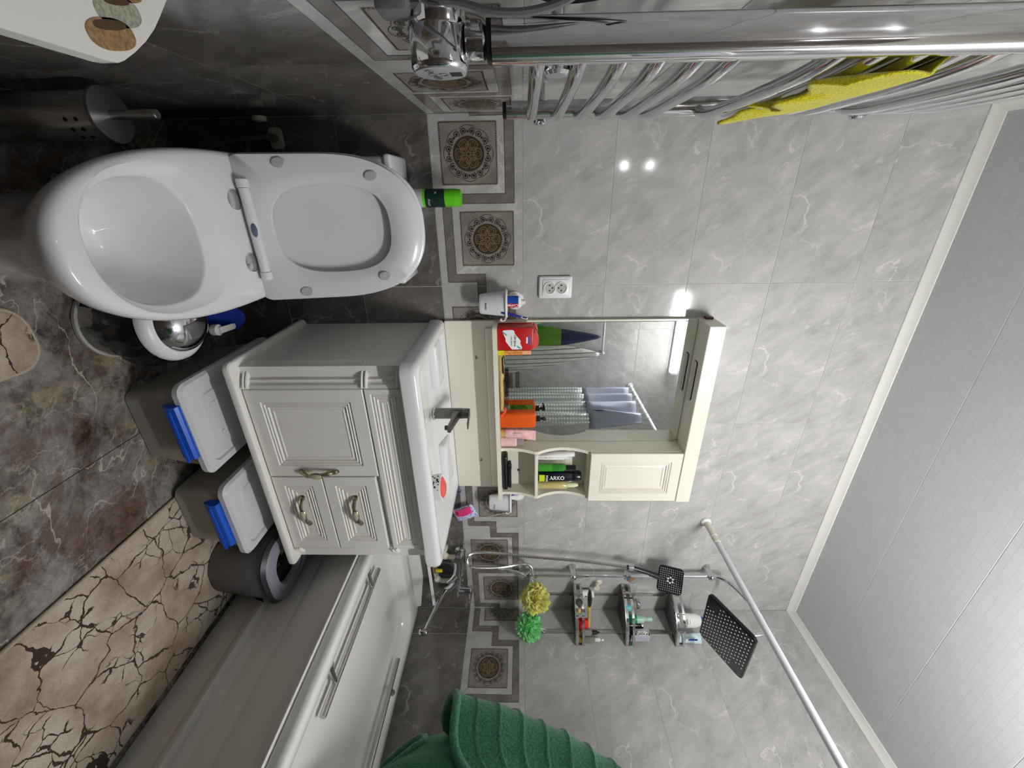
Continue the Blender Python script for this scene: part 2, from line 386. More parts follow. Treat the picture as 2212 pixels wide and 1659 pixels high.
def tiled_wall(name, backing, place, length, joints):
    wl = struct(obj(name, backing, M_GROUT, smooth=None)); n = 0
    for a, b, l0 in joints:                        # a,b: run along the wall from its left end, l0: where the tile's own pattern starts
        for z0, z1, k in ROWS:
            z0_ = max(0, z0); o = bpy.data.objects.new('tile' if k != 'b' else 'border_tile', tile_mesh(k, b-a, z1-z0_)); COL.objects.link(o)
            o.parent = wl; M, rz = place(a); o.location = (M[0], M[1], z0_); o.rotation_euler = (0,0,rz)
            if k == 'b':
                for nm, me in deco_meshes(l0, l0+b-a):
                    c = bpy.data.objects.new(nm, me); COL.objects.link(c); c.parent = o
    return wl
E0 = .0014
wall_back = tiled_wall('wall_back', MB().box(-.12, W+.12, E0, .12, 0, ZC+.1), lambda a: ((a, 0), 0), W, [(0,.545,.055),(.545,1.145,0),(1.145,1.745,0),(1.745,W,0)])
wall_left = tiled_wall('wall_left', MB().box(-.12, -E0, -D-.12, 0, 0, ZC+.1), lambda a: ((0, -D+a), PI/2), D, [(0,.405,.195),(.405,1.005,0),(1.005,1.58,0)])
wall_right = tiled_wall('wall_right', MB().box(W+E0, W+.12, -D-.12, 0, 0, ZC+.1), lambda a: ((W, -a), -PI/2), D, [(0,.148,.452),(.148,.748,0),(.748,1.348,0),(1.348,1.58,0)])
wall_front = tiled_wall('wall_front', MB().box(-.12, W+.12, -D-.12, -D-E0, 0, ZC+.1), lambda a: ((W-a, -D), PI), W, [(0,.527,.073),(.527,1.127,0),(1.127,1.592,0)])
door = struct(obj('door_1', MB().rbox(.02, .74, -D-.02, -D+.012, 0, 2.05, .004), mat('gray_door', '6b6058', .35, noise=(8,.25))))
obj('door_handle', MB().tube([(.66,-D+.012,1.0),(.66,-D+.05,1.0),(.57,-D+.052,1.0)], .009), M_STEEL, door)
obj('lintel', MB().box(0, .748, -D-.01, -D+.002, 2.06, ZC), M_CREAM2, wall_front)
floor = struct(obj('floor', MB().box(-.12, W+.12, -D-.12, .12, -.1, -E0), mat('floor_grout', '2c2823', .8, noise=(50,.1)), smooth=None))
for x0, x1 in ((0,.262),(.262,.862),(.862,1.462),(1.462,W)):
    for y0, y1 in ((-D,-1.0),(-1.0,-.4),(-.4,0)):
        obj('tile', MB().box(x0+GAP, x1-GAP, y0+GAP, y1-GAP, -.008, 0), M_FLOOR, floor, smooth=None)
# ceiling of plastic panels
def panel_mat():
    mt, nt, b = new_mat('ceiling_panel'); tc = nt.nodes.new('ShaderNodeTexCoord')
    bk = nt.nodes.new('ShaderNodeTexBrick'); bk.inputs['Scale'].default_value = 1; bk.inputs['Brick Width'].default_value = .03; bk.inputs['Row Height'].default_value = .026
    bk.inputs['Mortar Size'].default_value = .0006; bk.inputs['Mortar Smooth'].default_value = .4; bk.offset = .5
    dist = mixc(nt, .012, tc.outputs['Object'], nt.nodes.new('ShaderNodeTexNoise').outputs['Color'])
    nt.links.new(dist, bk.inputs['Vector']); bk.inputs['Color1'].default_value = hexc('cdcdcf'); bk.inputs['Color2'].default_value = hexc('d1d1d3'); bk.inputs['Mortar'].default_value = hexc('bdbdbf')
    nt.links.new(bk.outputs['Color'], b.inputs['Base Color']); b.inputs['Roughness'].default_value = .33
    return mt
M_PANEL = panel_mat()
ceiling = struct(obj('ceiling', MB().box(-.12, W+.12, -D-.12, .12, ZC+.0012, ZC+.1), M_WPLAS, smooth=None))
y = 0; 
while y > -D:
    y1 = max(-D, y-.295); obj('panel', MB().rbox(0, W, y1+.0009, y-.0009, ZC, ZC+.01, .0006, 1), M_PANEL, ceiling); y = y1
def cove(name, P0, P1, n):
    d = [(0,0),(.03,0),(.03,.004),(.024,.008),(.012,.018),(.008,.026),(.004,.03),(0,.03)]
    P0, P1, n = Vector(P0), Vector(P1), Vector(n)
    rings = [[P+n*a+Vector((0,0,-b)) for a, b in d] for P in (P0, P1)]
    return struct(obj(name, MB().loft(rings), mat(name+'_white', 'dcdcd6', .35), smooth=40))
cove('trim_1', (0,0,ZC), (W,0,ZC), (0,-1,0)); cove('trim_2', (W,-D,ZC), (W,0,ZC), (-1,0,0)); cove('trim_3', (0,-D,ZC), (0,0,ZC), (1,0,0)); cove('trim_4', (0,-D,ZC), (W,-D,ZC), (0,1,0))

# ------------------------------------------------------------------ vanity
def raised_panel(mb, x0, x1, z0, z1, y, m_=.045, back=.018):
    prof = [(0,.002),(.002,0),(m_,0),(m_+.003,.005),(m_+.009,.001),(m_+.012,.006),(m_+.018,.002),(m_+.021,.008),(m_+.030,.004),(m_+.034,.0065)]
    rings = [[(x0,y+back,z0),(x1,y+back,z0),(x1,y+back,z1),(x0,y+back,z1)]]
    for o, d in prof: rings.append([(x0+o,y+d,z0+o),(x1-o,y+d,z0+o),(x1-o,y+d,z1-o),(x0+o,y+d,z1-o)])
    return mb.loft(rings)
vanity = thing('vanity_cabinet', 'cream vanity cabinet with raised panel door and two drawers under the basin', 'cabinet', (1.07, -.22, .283))
obj('carcass', MB().box(.685, 1.455, -.43, 0, .30, .79), M_CREAM, vanity, smooth=None)
b = MB(); pl = rrect(.664, 1.466, -.474, 0, .02); b.loft([[(p[0], p[1], z) for p in pl] for z in (.283,)] + [[((p[0]-1.065)*s+1.065, (p[1]+.237)*s-.237, z) for p in pl] for z, s in ((.286,1.004),(.297,1.004),(.301,.995))])
obj('base_board', b, M_CREAM, vanity)
dr = obj('door', raised_panel(MB(), .752, 1.072, .305, .667, -.452, .042), M_CREAM, vanity, smooth=None)
def bow_handle(o, u_, length=.118):
    # bow pull along direction u_, standing off the front (-Y)
    o = Vector(o); u_ = Vector(u_); P = []; R = []
    for i in range(25):
        t = i/24*2-1; off = .024*(1-abs(t)**2.6)+.002; side = .006*math.sin(t*PI)
        P.append(o + u_*t*length/2 + Vector((0,-off,0)) + Vector((-u_.z, 0, u_.x))*side*.6)
        R.append(.0054+.0036*math.exp(-((abs(t)-.93)/.08)**2) + .002*math.exp(-((abs(t)-.62)/.12)**2))
    mb = MB().tube(P, R, 8); mb.tube([P[0], P[0]+Vector((0,.004,0))], .0075, 10); mb.tube([P[-1], P[-1]+Vector((0,.004,0))], .0075, 10)
    k = len(mb.v); mb.add_rings((0,0,0), 1, 16, 8, (.0125,.0062,.024)); Mx = Matrix((Vector((-u_.z,0,u_.x)), Vector((0,1,0)), u_)).transposed().to_4x4(); Mx.translation = o+Vector((0,-.027,0)); mb.xf(Mx, k)
    il = MB().add_rings((0,0,0), 1, 16, 8, (.0100,.005,.0203)); Mx.translation = o+Vector((0,-.0295,0)); il.xf(Mx)
    return mb, il
for par, o, u_ in ((dr, (1.050,-.452,.475), (0,0,1)),):
    a, i_ = bow_handle(o, u_); obj('handle', a, M_BRONZE, par, label='antique brass bow handle'); obj('handle_inlay', i_, M_BONE, par)
for z0, z1, zc in ((.305,.474,.390),(.478,.655,.573)):
    d_ = obj('drawer', raised_panel(MB(), 1.076, 1.398, z0, z1, -.452, .036), M_CREAM, vanity, smooth=None)
    a, i_ = bow_handle((1.222,-.446,zc), (1,0,0)); obj('handle', a, M_BRONZE, d_, label='antique brass bow handle'); obj('handle_inlay', i_, M_BONE, d_)
obj('top_panel', raised_panel(MB(), .752, 1.398, .672, .782, -.452, .016), M_CREAM, vanity, smooth=None)
def pilaster_poly(s, out=0):
    A, B = Vector((.749,-.452)), Vector((.684,-.392)); d = (B-A); n = Vector((-d.y, d.x)).normalized(); n = -n if n.x > 0 else n
    pts = [(.749,-.38)]; K = 40
    for i in range(K+1):
        t = i/K; fl = 0
        if .12 < t < .88: q = ((t-.12)/.76*4) % 1; fl = -.006*math.sin(q*PI) if out == 0 else 0
        bulge = .010*math.sin(t*PI)
        p = A+d*t+n*(bulge+fl+out); pts.append((p.x, p.y))
    pts.append((.684,-.38))
    return pts if s > 0 else [(2.142-x, y) for x, y in pts]
for s in (1, -1):
    pl = obj('pilaster', MB().prism(pilaster_poly(s), .30, .785), M_CREAM, vanity, smooth=40)
    for z in (.308, .318, .664, .676, .77):
        rb = MB(); po = [pilaster_poly(s, o_) for o_ in (0.001, .006, .008, .006, .001)]
        rb.loft([[(p[0], p[1], z+dz) for p in q] for q, dz in zip(po, (0,.001,.0045,.008,.009))]); obj('collar', rb, M_CREAM, pl, smooth=50)

basin = thing('washbasin', 'white rectangular ceramic washbasin on top of the vanity cabinet', 'sink', (1.07, -.24, .79))
rings = []
for x0, x1, y0, y1, r, z in ((.70,1.44,-.45,-.01,.03,.788),(.672,1.467,-.477,-.001,.034,.79),(.664,1.474,-.486,0,.035,.797),(.664,1.474,-.486,0,.035,.828),(.668,1.470,-.482,-.001,.035,.840),(.678,1.460,-.472,-.004,.033,.846),(.700,1.438,-.450,-.014,.03,.845),(.712,1.426,-.438,-.024,.03,.838),(.722,1.416,-.428,-.034,.035,.822),(.76,1.378,-.405,-.10,.045,.803),(.80,1.34,-.385,-.165,.05,.79),(.84,1.30,-.36,-.185,.06,.765),(.92,1.22,-.32,-.215,.045,.752)):
    rings.append([(p[0], p[1], z) for p in rrect(x0, x1, y0, y1, r, 6)])
obj('basin', MB().loft(rings), M_CERAMIC, basin, smooth=50)
for x0, x1 in ((.735,.915),(1.17,1.40)): obj('soap_ledge', MB().rbox(x0, x1, -.13, -.022, .79, .829, .012, 3), M_CERAMIC, basin, smooth=60)
ov = obj('overflow_ring', MB().lathe([(.0001,.001),(.008,.001),(.012,.003),(.013,0)], (1.028,-.1815,.773), 24, 'Y', rot=Matrix.Rotation(2.47,3,'X'), cap=False), M_WPLAS, basin)
for k in range(3):
    a = k*2*PI/3+.5; obj('overflow_hole', MB().lathe([(.0034,.0),(.0034,.0006),(.0001,.0006)], Vector((1.028,-.1815,.773))+Matrix.Rotation(2.47,3,'X')@Vector((.0043*math.cos(a),.0013,.0043*math.sin(a))), 10, 'Y', rot=Matrix.Rotation(2.47,3,'X'), cap=False), M_BLACK, ov)
fc = thing('basin_faucet', 'gunmetal single lever faucet at the back of the washbasin', 'faucet', (1.013,-.135,.797))
obj('body', MB().lathe([(.021,.80),(.0215,.803),(.0215,.905),(.021,.908)], (1.013,-.135,0), 28), M_GUN, fc)
obj('base_ring', MB().lathe([(.026,.797),(.026,.801),(.0225,.804)], (1.013,-.135,0), 28), M_CHROME, fc)
sp = MB(); sp.loft([[(1.013+x, y, z0+dz) for x, dz in rrect(-w_, w_, 0, h, .004, 3)] for y, z0, h, w_ in ((-.13,.868,.034,.018),(-.16,.872,.026,.0165),(-.21,.873,.016,.015),(-.255,.868,.013,.0145))]); obj('spout', sp, M_GUN, fc)
obj('aerator', MB().lathe([(.009,.858),(.0095,.872)], (1.013,-.243,0), 16), M_BLACK, fc)
obj('cartridge', MB().lathe([(.0205,.909),(.0205,.93),(.018,.9335)], (1.013,-.135,0), 28), M_GUN, fc)
lv = MB().rbox(-.013, .013, -.10, .018, -.0025, .0025, .002); lv.xf(Matrix.Translation((1.013,-.135,.936)) @ Matrix.Rotation(-.05,4,'X')); obj('lever', lv, M_GUN, fc)

# ------------------------------------------------------------------ mirror cabinet
mc = thing('mirror_cabinet', 'cream wall cabinet with mirror, crown box and open cubbies above the washbasin', 'mirror cabinet', (1.07,-.05,.846))
obj('back_board', MB().box(.674, 1.467, -.018, 0, .8465, 1.812), M_CREAM2, mc, smooth=None)
obj('wall_rail', MB().rbox(.70, 1.46, -.026, -.018, 1.0, 1.036, .006, 3), M_CREAM2, mc)
sh = [(p[0], p[1]) for p in rrect(.672, 1.478, -.112, 0, .012, 4)]; obj('shelf', MB().prism(sh, 1.036, 1.053), M_CREAM2, mc)
obj('mirror', MB().box(.682, 1.217, -.0225, -.0185, 1.0545, 1.811), M_MIRROR, mc, smooth=None)
def scallop(x0, x1):
    P = [(-.0185, 1.053)]
    def arc(z0, z1, y0, y1, dip):
        for i in range(17):
            t = i/16; P.append((y0+(y1-y0)*t + dip*math.sin(t*PI)**.8, z0+(z1-z0)*t))
    arc(1.053, 1.196, -.078, -.104, .012); arc(1.21, 1.42, -.104, -.100, .032); P.append((-.100,1.432)); P.append((-.100, 1.812)); P.append((-.0185, 1.812))
    return MB().prism(P, x0, x1, 'X')
obj('side_panel', scallop(1.218, 1.232), M_CREAM2, mc, smooth=None); obj('side_panel', scallop(1.453, 1.467), M_CREAM2, mc, smooth=None)
obj('divider', MB().rbox(1.2325, 1.4525, -.108, -.0185, 1.196, 1.210, .003), M_CREAM2, mc); obj('cubby_top', MB().box(1.2325, 1.4525, -.099, -.0185, 1.425, 1.434), M_CREAM2, mc, smooth=None)
obj('door', raised_panel(MB(), 1.219, 1.468, 1.430, 1.811, -.118, .042, .0175), M_CREAM2, mc, smooth=None)
crown = obj('crown_box', MB().rbox(.672, 1.470, -.122, 0, 1.8125, 1.872, .002, 1), M_CREAM2, mc)
pp = rrect(.825, .99, -.082, -.052, .008, 4); obj('light_plate_rim', MB().prism(pp, 1.8095, 1.8125), M_BLACK, crown)
obj('light_plate', MB().prism(rrect(.8275, .9875, -.0795, -.0545, .007, 4), 1.8085, 1.8096), mat('gray_lens', 'c2c1b4', .4), crown)
obj('switch', MB().rbox(.664, .672, -.032, -.012, 1.832, 1.862, .002), mat('dark_red_switch', '4a1210', .3), mc, label='small dark red rocker switch')
for x, y, z in ((.823,-.018,.96),(1.316,-.018,.957),(1.375,-.018,1.128)): obj('screw_cap', MB().lathe([(.008,0),(.0078,-.003),(.005,-.006),(.0001,-.007)], (x,y,z), 18, 'Y'), M_STEEL, mc)

# ------------------------------------------------------------------ toilet
toilet = thing('toilet', 'white toilet with open seat raised, standing between left wall and vanity', 'toilet', (.309,-.45,0))
TX = .309
def resample(P, n):
    L = [0]; m_ = len(P)
    for i in range(m_): L.append(L[-1]+math.dist(P[i], P[(i+1) % m_]))
    out = []; j = 0
    for k in range(n):
        t = L[-1]*k/n
        while L[j+1] < t: j += 1
        q = (t-L[j])/max(1e-9, L[j+1]-L[j]); a, b_ = P[j], P[(j+1) % m_]; out.append((a[0]+(b_[0]-a[0])*q, a[1]+(b_[1]-a[1])*q))
    return out
def dshape(hw, yb, yf, rb=.03, n=40, k=2.4):
    # D outline: flat back with rounded corners, superelliptic front
    pts = []; ym = yb-(yb-yf)*.42
    for i in range(n+1):
        t = PI*i/n; c, s_ = math.cos(t), math.sin(t)
        pts.append((TX+hw*math.copysign(abs(c)**(2/k), c), ym-(ym-yf)*abs(s_)**(2/k)))
    for i in range(7):
        a = math.radians(180-90*i/6); pts.append((TX-hw+rb+rb*math.cos(a), yb-rb+rb*math.sin(a)))
    for i in range(7):
        a = math.radians(90-90*i/6); pts.append((TX+hw-rb+rb*math.cos(a), yb-rb+rb*math.sin(a)))
    return pts
body = MB(); R_ = []
for hw, yb, yf, z in ((.112,-.02,-.71,0),(.112,-.02,-.72,.03),(.108,-.02,-.735,.12),(.107,-.02,-.77,.20),(.136,-.02,-.815,.28),(.166,-.02,-.853,.335),(.182,-.02,-.871,.37),(.1855,-.02,-.875,.386),(.1855,-.02,-.875,.393),(.183,-.021,-.872,.402),(.178,-.024,-.866,.407),(.171,-.03,-.859,.409)):
    R_.append([(x, y, z) for x, y in resample(dshape(hw, yb, yf), 132)])
def inner(hw, yb, yf, z, k=2.25): 
    P = resample(dshape(hw, yb, yf, min(.1, hw*.95), k=k), 600); cy = -.66; out = []
    for x, y, _ in R_[8]:
        a = math.atan2(y-cy, x-TX); q = min(P, key=lambda p: abs((math.atan2(p[1]-cy, p[0]-TX)-a+PI) % (2*PI)-PI)); out.append((q[0], q[1], z))
    return out
R_ += [inner(.146,-.495,-.830,.409), inner(.1445,-.4965,-.8285,.4085), inner(.143,-.500,-.827,.407), inner(.127,-.545,-.822,.4015), inner(.1245,-.549,-.820,.4005), inner(.1225,-.551,-.818,.3975), inner(.1215,-.552,-.817,.393), inner(.118,-.556,-.812,.36), inner(.10,-.57,-.78,.28), inner(.075,-.585,-.74,.225), inner(.03,-.62,-.70,.20)]
body.loft(R_); obj('bowl', body, M_CERAMIC, toilet, smooth=60)
obj('cistern', MB().rbox(.127, .491, -.185, -.012, .395, .742, .02, 4), M_CERAMIC, toilet, smooth=50)
obj('cistern_lid', MB().rbox(.122, .496, -.19, -.008, .742, .765, .008, 3), M_CERAMIC, toilet, smooth=50)
# raised seat, leaning back
SM = Matrix.Translation((TX+.006,-.352,.422)) @ Matrix.Rotation(math.radians(-10), 4, 'X')       # local x across, local z up the seat, local -y to the viewer
def sshape(hw, h, z0, rb=.03, n=40, k=2.5):
    pts = []; zm = z0+(h-z0)*.45
    for i in range(n+1):
        t = PI*i/n; c, s_ = math.cos(t), math.sin(t); pts.append((hw*math.copysign(abs(c)**(2/k), c), zm+(h-zm)*abs(s_)**(2/k)))
    for i in range(6):
        a = math.radians(180+90*i/5); pts.append((-hw+rb+rb*math.cos(a), z0+rb+rb*math.sin(a)))
    for i in range(6):
        a = math.radians(270+90*i/5); pts.append((hw-rb+rb*math.cos(a), z0+rb+rb*math.sin(a)))
    return pts
def hole(hw, z0, z1, n):
    zc, hh = (z0+z1)/2, (z1-z0)/2; k = 2.7; out = []
    for i in range(n):
        t = 2*PI*i/n; c, s_ = math.cos(t), math.sin(t); out.append((hw*math.copysign(abs(c)**(2/k), c), zc+hh*math.copysign(abs(s_)**(2/k), s_)))
    return out
o_ = resample(sshape(.187, .440, -.03), 140); n_ = len(o_)
# resample the hole so that its points face those of the outline
def ray_match(outer, hole_pts):
    res = []; cz = .20
    for x, z in outer:
        a = math.atan2(z-cz, x); bst = min(hole_pts, key=lambda p: abs((math.atan2(p[1]-cz, p[0])-a+PI) % (2*PI)-PI)); res.append(bst)
    return res
H0 = ray_match(o_, hole(.127, .030, .366, 1200)); H1 = ray_match(o_, hole(.115, .042, .354, 1200))
sc = lambda P, s_: [(x*s_, (z-.2)*s_+.2) for x, z in P]
L3 = lambda P, y: [tuple(SM @ Vector((x, y, z))) for x, z in P]
seat = MB().loft([L3(sc(o_,.985),0), L3(o_,-.006), L3(o_,-.016), L3(sc(o_,.985),-.022), L3(sc(H0,1.12),-.0225), L3(sc(H0,1.02),-.019), L3(H1,-.012), L3(H1,0), L3(sc(o_,.985),0)], False, False)
obj('seat', seat, M_SEAT, toilet, smooth=60)
o2 = resample(sshape(.190, .448, -.032), 140)
lid = MB().loft([L3(sc(o2,.97),.032), L3(o2,.026), L3(o2,.008), L3(sc(o2,.985),.004), L3(sc(o2,.90),.004), L3(sc(o2,.6),.012), L3(sc(o2,.3),.015)]); obj('lid', lid, M_SEAT, toilet, smooth=60)
for x, z in ((-.165,.098),(-.132,.322),(.165,.098),(.130,.322)):
    c = SM @ Vector((x,-.022,z)); obj('bumper', MB().lathe([(.0135,.002),(.0130,-.003),(.011,-.005),(.0001,-.0055)], c, 20, 'Y', sy=1.35, rot=Matrix.Rotation(math.radians(-10),3,'X')), mat('bumper_gray', 'b4b8b8', .4) if x < -.15 and z < .2 else bpy.data.materials['bumper_gray'], toilet)
hg = obj('hinge_bar', MB().lathe([(.0125,-.105),(.0125,.105)], (TX+.004,-.382,.43), 20, 'X'), M_SEAT, toilet)
for s in (-1, 1):
    obj('hinge_cap', MB().lathe([(.0145,0),(.0145,.019),(.013,.021)] if s > 0 else [(.013,-.021),(.0145,-.019),(.0145,0)], (TX+.004+s*.106,-.382,.43), 20, 'X'), M_SEAT, toilet)
    obj('hinge_disc', MB().lathe([(.025,.407),(.024,.413),(.012,.416),(.0001,.416)], (TX+.004+s*.078,-.400,0), 24), M_CHROME, toilet, label='chrome hinge foot')
obj('hinge_button', MB().add_rings((TX,-.393,.436), 1, 18, 8, (.018,.004,.0085)), mat('blue_gray_button', '5b6880', .3), toilet)
obj('bolt_flange', MB().lathe([(.02,0),(.02,.012),(.012,.014)], (.012,-.10,.36), 18, 'X'), M_PVC, wall_left)
iv = thing('water_inlet', 'brass and white water inlet tap on the wall behind the toilet', 'valve', (.06,-.02,.35))
obj('escutcheon', MB().prism(rrect(.03,.09,.33,.37,.012,4), -.012, 0, 'Y'), M_PVC, iv)
obj('valve_body', MB().lathe([(.011,-.05),(.013,-.03),(.011,-.012)], (.06,0,.35), 14, 'Y'), M_BRONZE, iv)
obj('hose', MB().tube(spline([(.06,-.05,.35),(.062,-.065,.33),(.07,-.07,.25),(.09,-.075,.16),(.13,-.08,.13)], 5), .007, 8), M_DGRAY, iv)

# ------------------------------------------------------------------ bathtub
bath = thing('bathtub', 'white acrylic bathtub with curved front panel along the right wall', 'bathtub', (1.95,-.78,0))
def brect(x0, x1, y0, y1, r, z, n=7): return [(p[0], p[1], z) for p in rrect(x0, x1, y0, y1, r, n)]
BX0, BX1, BY0, BY1 = 1.478, W-.001, -1.56, -.008
tub = MB().loft([brect(BX0+.05,BX1-.03,BY0+.03,BY1-.03,.03,.511), brect(BX0+.014,BX1,BY0,BY1,.03,.5115), brect(BX0+.010,BX1,BY0,BY1,.03,.535), brect(BX0+.011,BX1,BY0,BY1,.03,.547), brect(BX0+.016,BX1-.002,BY0+.004,BY1-.004,.03,.5535), brect(BX0+.024,BX1-.006,BY0+.01,BY1-.01,.03,.556),
    brect(BX0+.055,BX1-.05,BY0+.06,BY1-.10,.06,.555), brect(BX0+.070,BX1-.062,BY0+.075,BY1-.115,.07,.545), brect(BX0+.085,BX1-.075,BY0+.09,BY1-.13,.08,.50), brect(BX0+.115,BX1-.105,BY0+.13,BY1-.17,.11,.30), brect(BX0+.16,BX1-.15,BY0+.2,BY1-.22,.13,.17), brect(BX0+.26,BX1-.25,BY0+.3,BY1-.32,.12,.145)])
obj('tub', tub, M_ACRYL, bath, smooth=45)
prof = [(1.662,.004),(1.658,.02),(1.650,.07),(1.640,.12),(1.617,.142),(1.605,.163),(1.602,.169),(1.6035,.174),(1.6215,.180),(1.6225,.19),(1.619,.235),(1.613,.275),(1.606,.297),(1.590,.315),(1.575,.345),(1.553,.395),(1.528,.45),(1.502,.485),(1.484,.5005),(1.483,.5045),(1.487,.5065),(1.53,.5065),(1.69,.30),(1.69,.004)]
obj('front_panel', MB().loft([[(x, y, z) for x, z in prof] for y in (-1.555, -.012)]), M_ACRYL, bath, smooth=30)
obj('wall_strip', MB().loft([[(1.50,y,z) for y, z in ((-.03,.553),(-.012,.605),(-.0015,.608),(-.0015,.553))], [(2.09,y,z) for y, z in ((-.03,.553),(-.012,.605),(-.0015,.608),(-.0015,.553))], [(2.32,y,z) for y, z in ((-.012,.553),(-.006,.570),(-.0015,.572),(-.0015,.553))]]), M_ACRYL, bath)
def grab(p0, p1, post, dirv, pr):
    p0, p1 = Vector(p0), Vector(p1); d_ = (p1-p0); mb = MB().tube([p0, p1], .0105, 16)
    for t in post: q = p0+d_*t; mb.tube([q, q+Vector(dirv)*pr], .008, 12); mb.tube([q+Vector(dirv)*(pr-.004), q+Vector(dirv)*pr], .014, 16)
    return mb
obj('grab_bar', grab((1.655,-.325,.535),(1.655,-.86,.535),(.16,.82),(-1,0,0),.098), M_STEEL, bath, label='long steel grab bar inside the near edge')
obj('grab_bar', grab((2.235,-.345,.545),(2.235,-.90,.545),(.22,.8),(1,0,0),.045), M_STEEL, bath, label='steel grab bar inside the wall edge')
obj('overflow_cap', MB().lathe([(.03,0),(.03,.008),(.025,.012)], (1.9,-.165,.43), 24, 'Y', rot=Matrix.Rotation(PI,3,'Z')), mat('gray_cap', '8b8f98', .3), bath)
obj('panel_button', MB().lathe([(.007,0),(.007,-.004),(.005,-.006)], (1.657,-.545,.03), 16, 'X'), M_WPLAS, bath)

# ------------------------------------------------------------------ towel warmer
rad = thing('towel_warmer', 'chrome ladder towel warmer with curved rungs on the left wall', 'radiator', (.06,-.68,1.1))
def post(y, z0, z1, wx, wy):
    pr = rrect(.063-wx/2, .063+wx/2, y-wy/2, y+wy/2, .014, 6); return MB().prism(pr, z0, z1)
obj('post', post(-.92, 1.110, 2.02, .046, .036), M_CHROME, rad, smooth=40); obj('post', post(-.45, 1.112, 2.02, .036, .036), M_CHROME, rad, smooth=40)
for y, wx in ((-.92,.042),(-.45,.032)): obj('post_cap', MB().prism(rrect(.063-wx/2,.063+wx/2,y-.016,y+.016,.01,4), 1.104, 1.112), M_BLACK, rad)
RUNGS = [1.165,1.218,1.268,1.315,1.362,1.405] + [1.530,1.578,1.626,1.674,1.722] + [1.835,1.880,1.925,1.970]
def rung_mb(z):
    P = []
    for i in range(33):
        t = i/32*2-1; P.append((.066+.022*(1-(abs(t)**5 if t > 0 else .55*abs(t)**4)), -.685+.235*t, z))
    return MB().tube(P, .0105, 14)
r0 = obj('rung', rung_mb(RUNGS[0]), M_CHROME, rad, smooth=60)
for z in RUNGS[1:]: r = inst(r0, rad, r0.location+Vector((0,0,z-RUNGS[0])))
for y in (-.885,-.43):
    for z in (1.19,1.90): obj('bracket', MB().lathe([(.015,.001),(.015,.008),(.009,.01),(.009,.075),(.017,.078),(.0175,.086),(.014,.09)], (0,y,z), 20, 'X'), M_CHROME, rad, smooth=40)
hd = obj('heater_head', MB().lathe([(.028,.008),(.0335,.014),(.0335,.048),(.0327,.05),(.0335,.052),(.0345,.084),(.034,.088),(.0315,.091)], (0,-.92,1.046), 36, 'X'), M_CHROME, rad, smooth=35)
obj('neck', MB().lathe([(.017,1.079),(.0185,1.082),(.0185,1.100),(.015,1.104)], (.063,-.92,0), 24), M_CHROME, rad)
obj('control_face', MB().lathe([(.0312,.0905),(.0312,.0925),(.0300,.093)], (0,-.92,1.046), 32, 'X'), mat('control_gray', '9da0a6', .35), hd, label='gray control disc with buttons')
obj('display', MB().box(.0928,.0936,-.928,-.911,1.058,1.072), M_BLACK, hd, smooth=None)
for y, z, tx in ((-.937,1.035,'-'),(-.921,1.036,'M'),(-.921,1.0495,'S'),(-.905,1.040,'+')):
    rg = MB().tube([(.0933, y+.0058*math.cos(a), z+.0052*math.sin(a)) for a in [2*PI*i/20 for i in range(20)]], .0005, 5, closed=True); obj('button_ring', rg, M_DGRAY, hd)
    if tx in '-+': t = text_mb(tx, .010); t.xf(frame((.0934,y,z), (0,0,1), (0,-1,0))); obj('button_mark', t, M_DGRAY, hd, smooth=None)

# ------------------------------------------------------------------ cloth helpers
def terry(name, c, sheen=.3, stripes=None):
    mt, nt, b = new_mat(name); tc = nt.nodes.new('ShaderNodeTexCoord'); v = tc.outputs['Object']; cc = hexc(c)
    dk = tuple(x*.55 for x in cc[:3])+(1,)
    f = noise_node(nt, v, 420, 3, .6); base = mixc(nt, ramp(nt, f, [(.35, 0.0), (.62, 1.0)]), dk, cc)
    nt.links.new(base, b.inputs['Base Color']); b.inputs['Roughness'].default_value = .95; b.inputs['Sheen Weight'].default_value = sheen; b.inputs['Specular IOR Level'].default_value = .1
    bp = nt.nodes.new('ShaderNodeBump'); bp.inputs['Strength'].default_value = .7; bp.inputs['Distance'].default_value = .003
    nt.links.new(f, bp.inputs['Height']); nt.links.new(bp.outputs['Normal'], b.inputs['Normal']); return mt
def shell(mb, th):      # give an open sheet thickness
    me = bpy.data.meshes.new('t'); me.from_pydata(mb.v, [], mb.f); bm = bmesh.new(); bm.from_mesh(me); bmesh.ops.recalc_face_normals(bm, faces=bm.faces[:])
    bmesh.ops.solidify(bm, geom=bm.faces[:], thickness=th); bm.verts.index_update()
    out = MB(); out.add([v.co[:] for v in bm.verts], [[v.index for v in f.verts] for f in bm.faces]); bm.free(); bpy.data.meshes.remove(me); return out
M_GREEN = terry('green_terry', '439764'); M_GREEN2 = terry('green_terry_band', '63b188', .5); M_YTERRY = terry('yellow_terry', 'e6de12', .45)

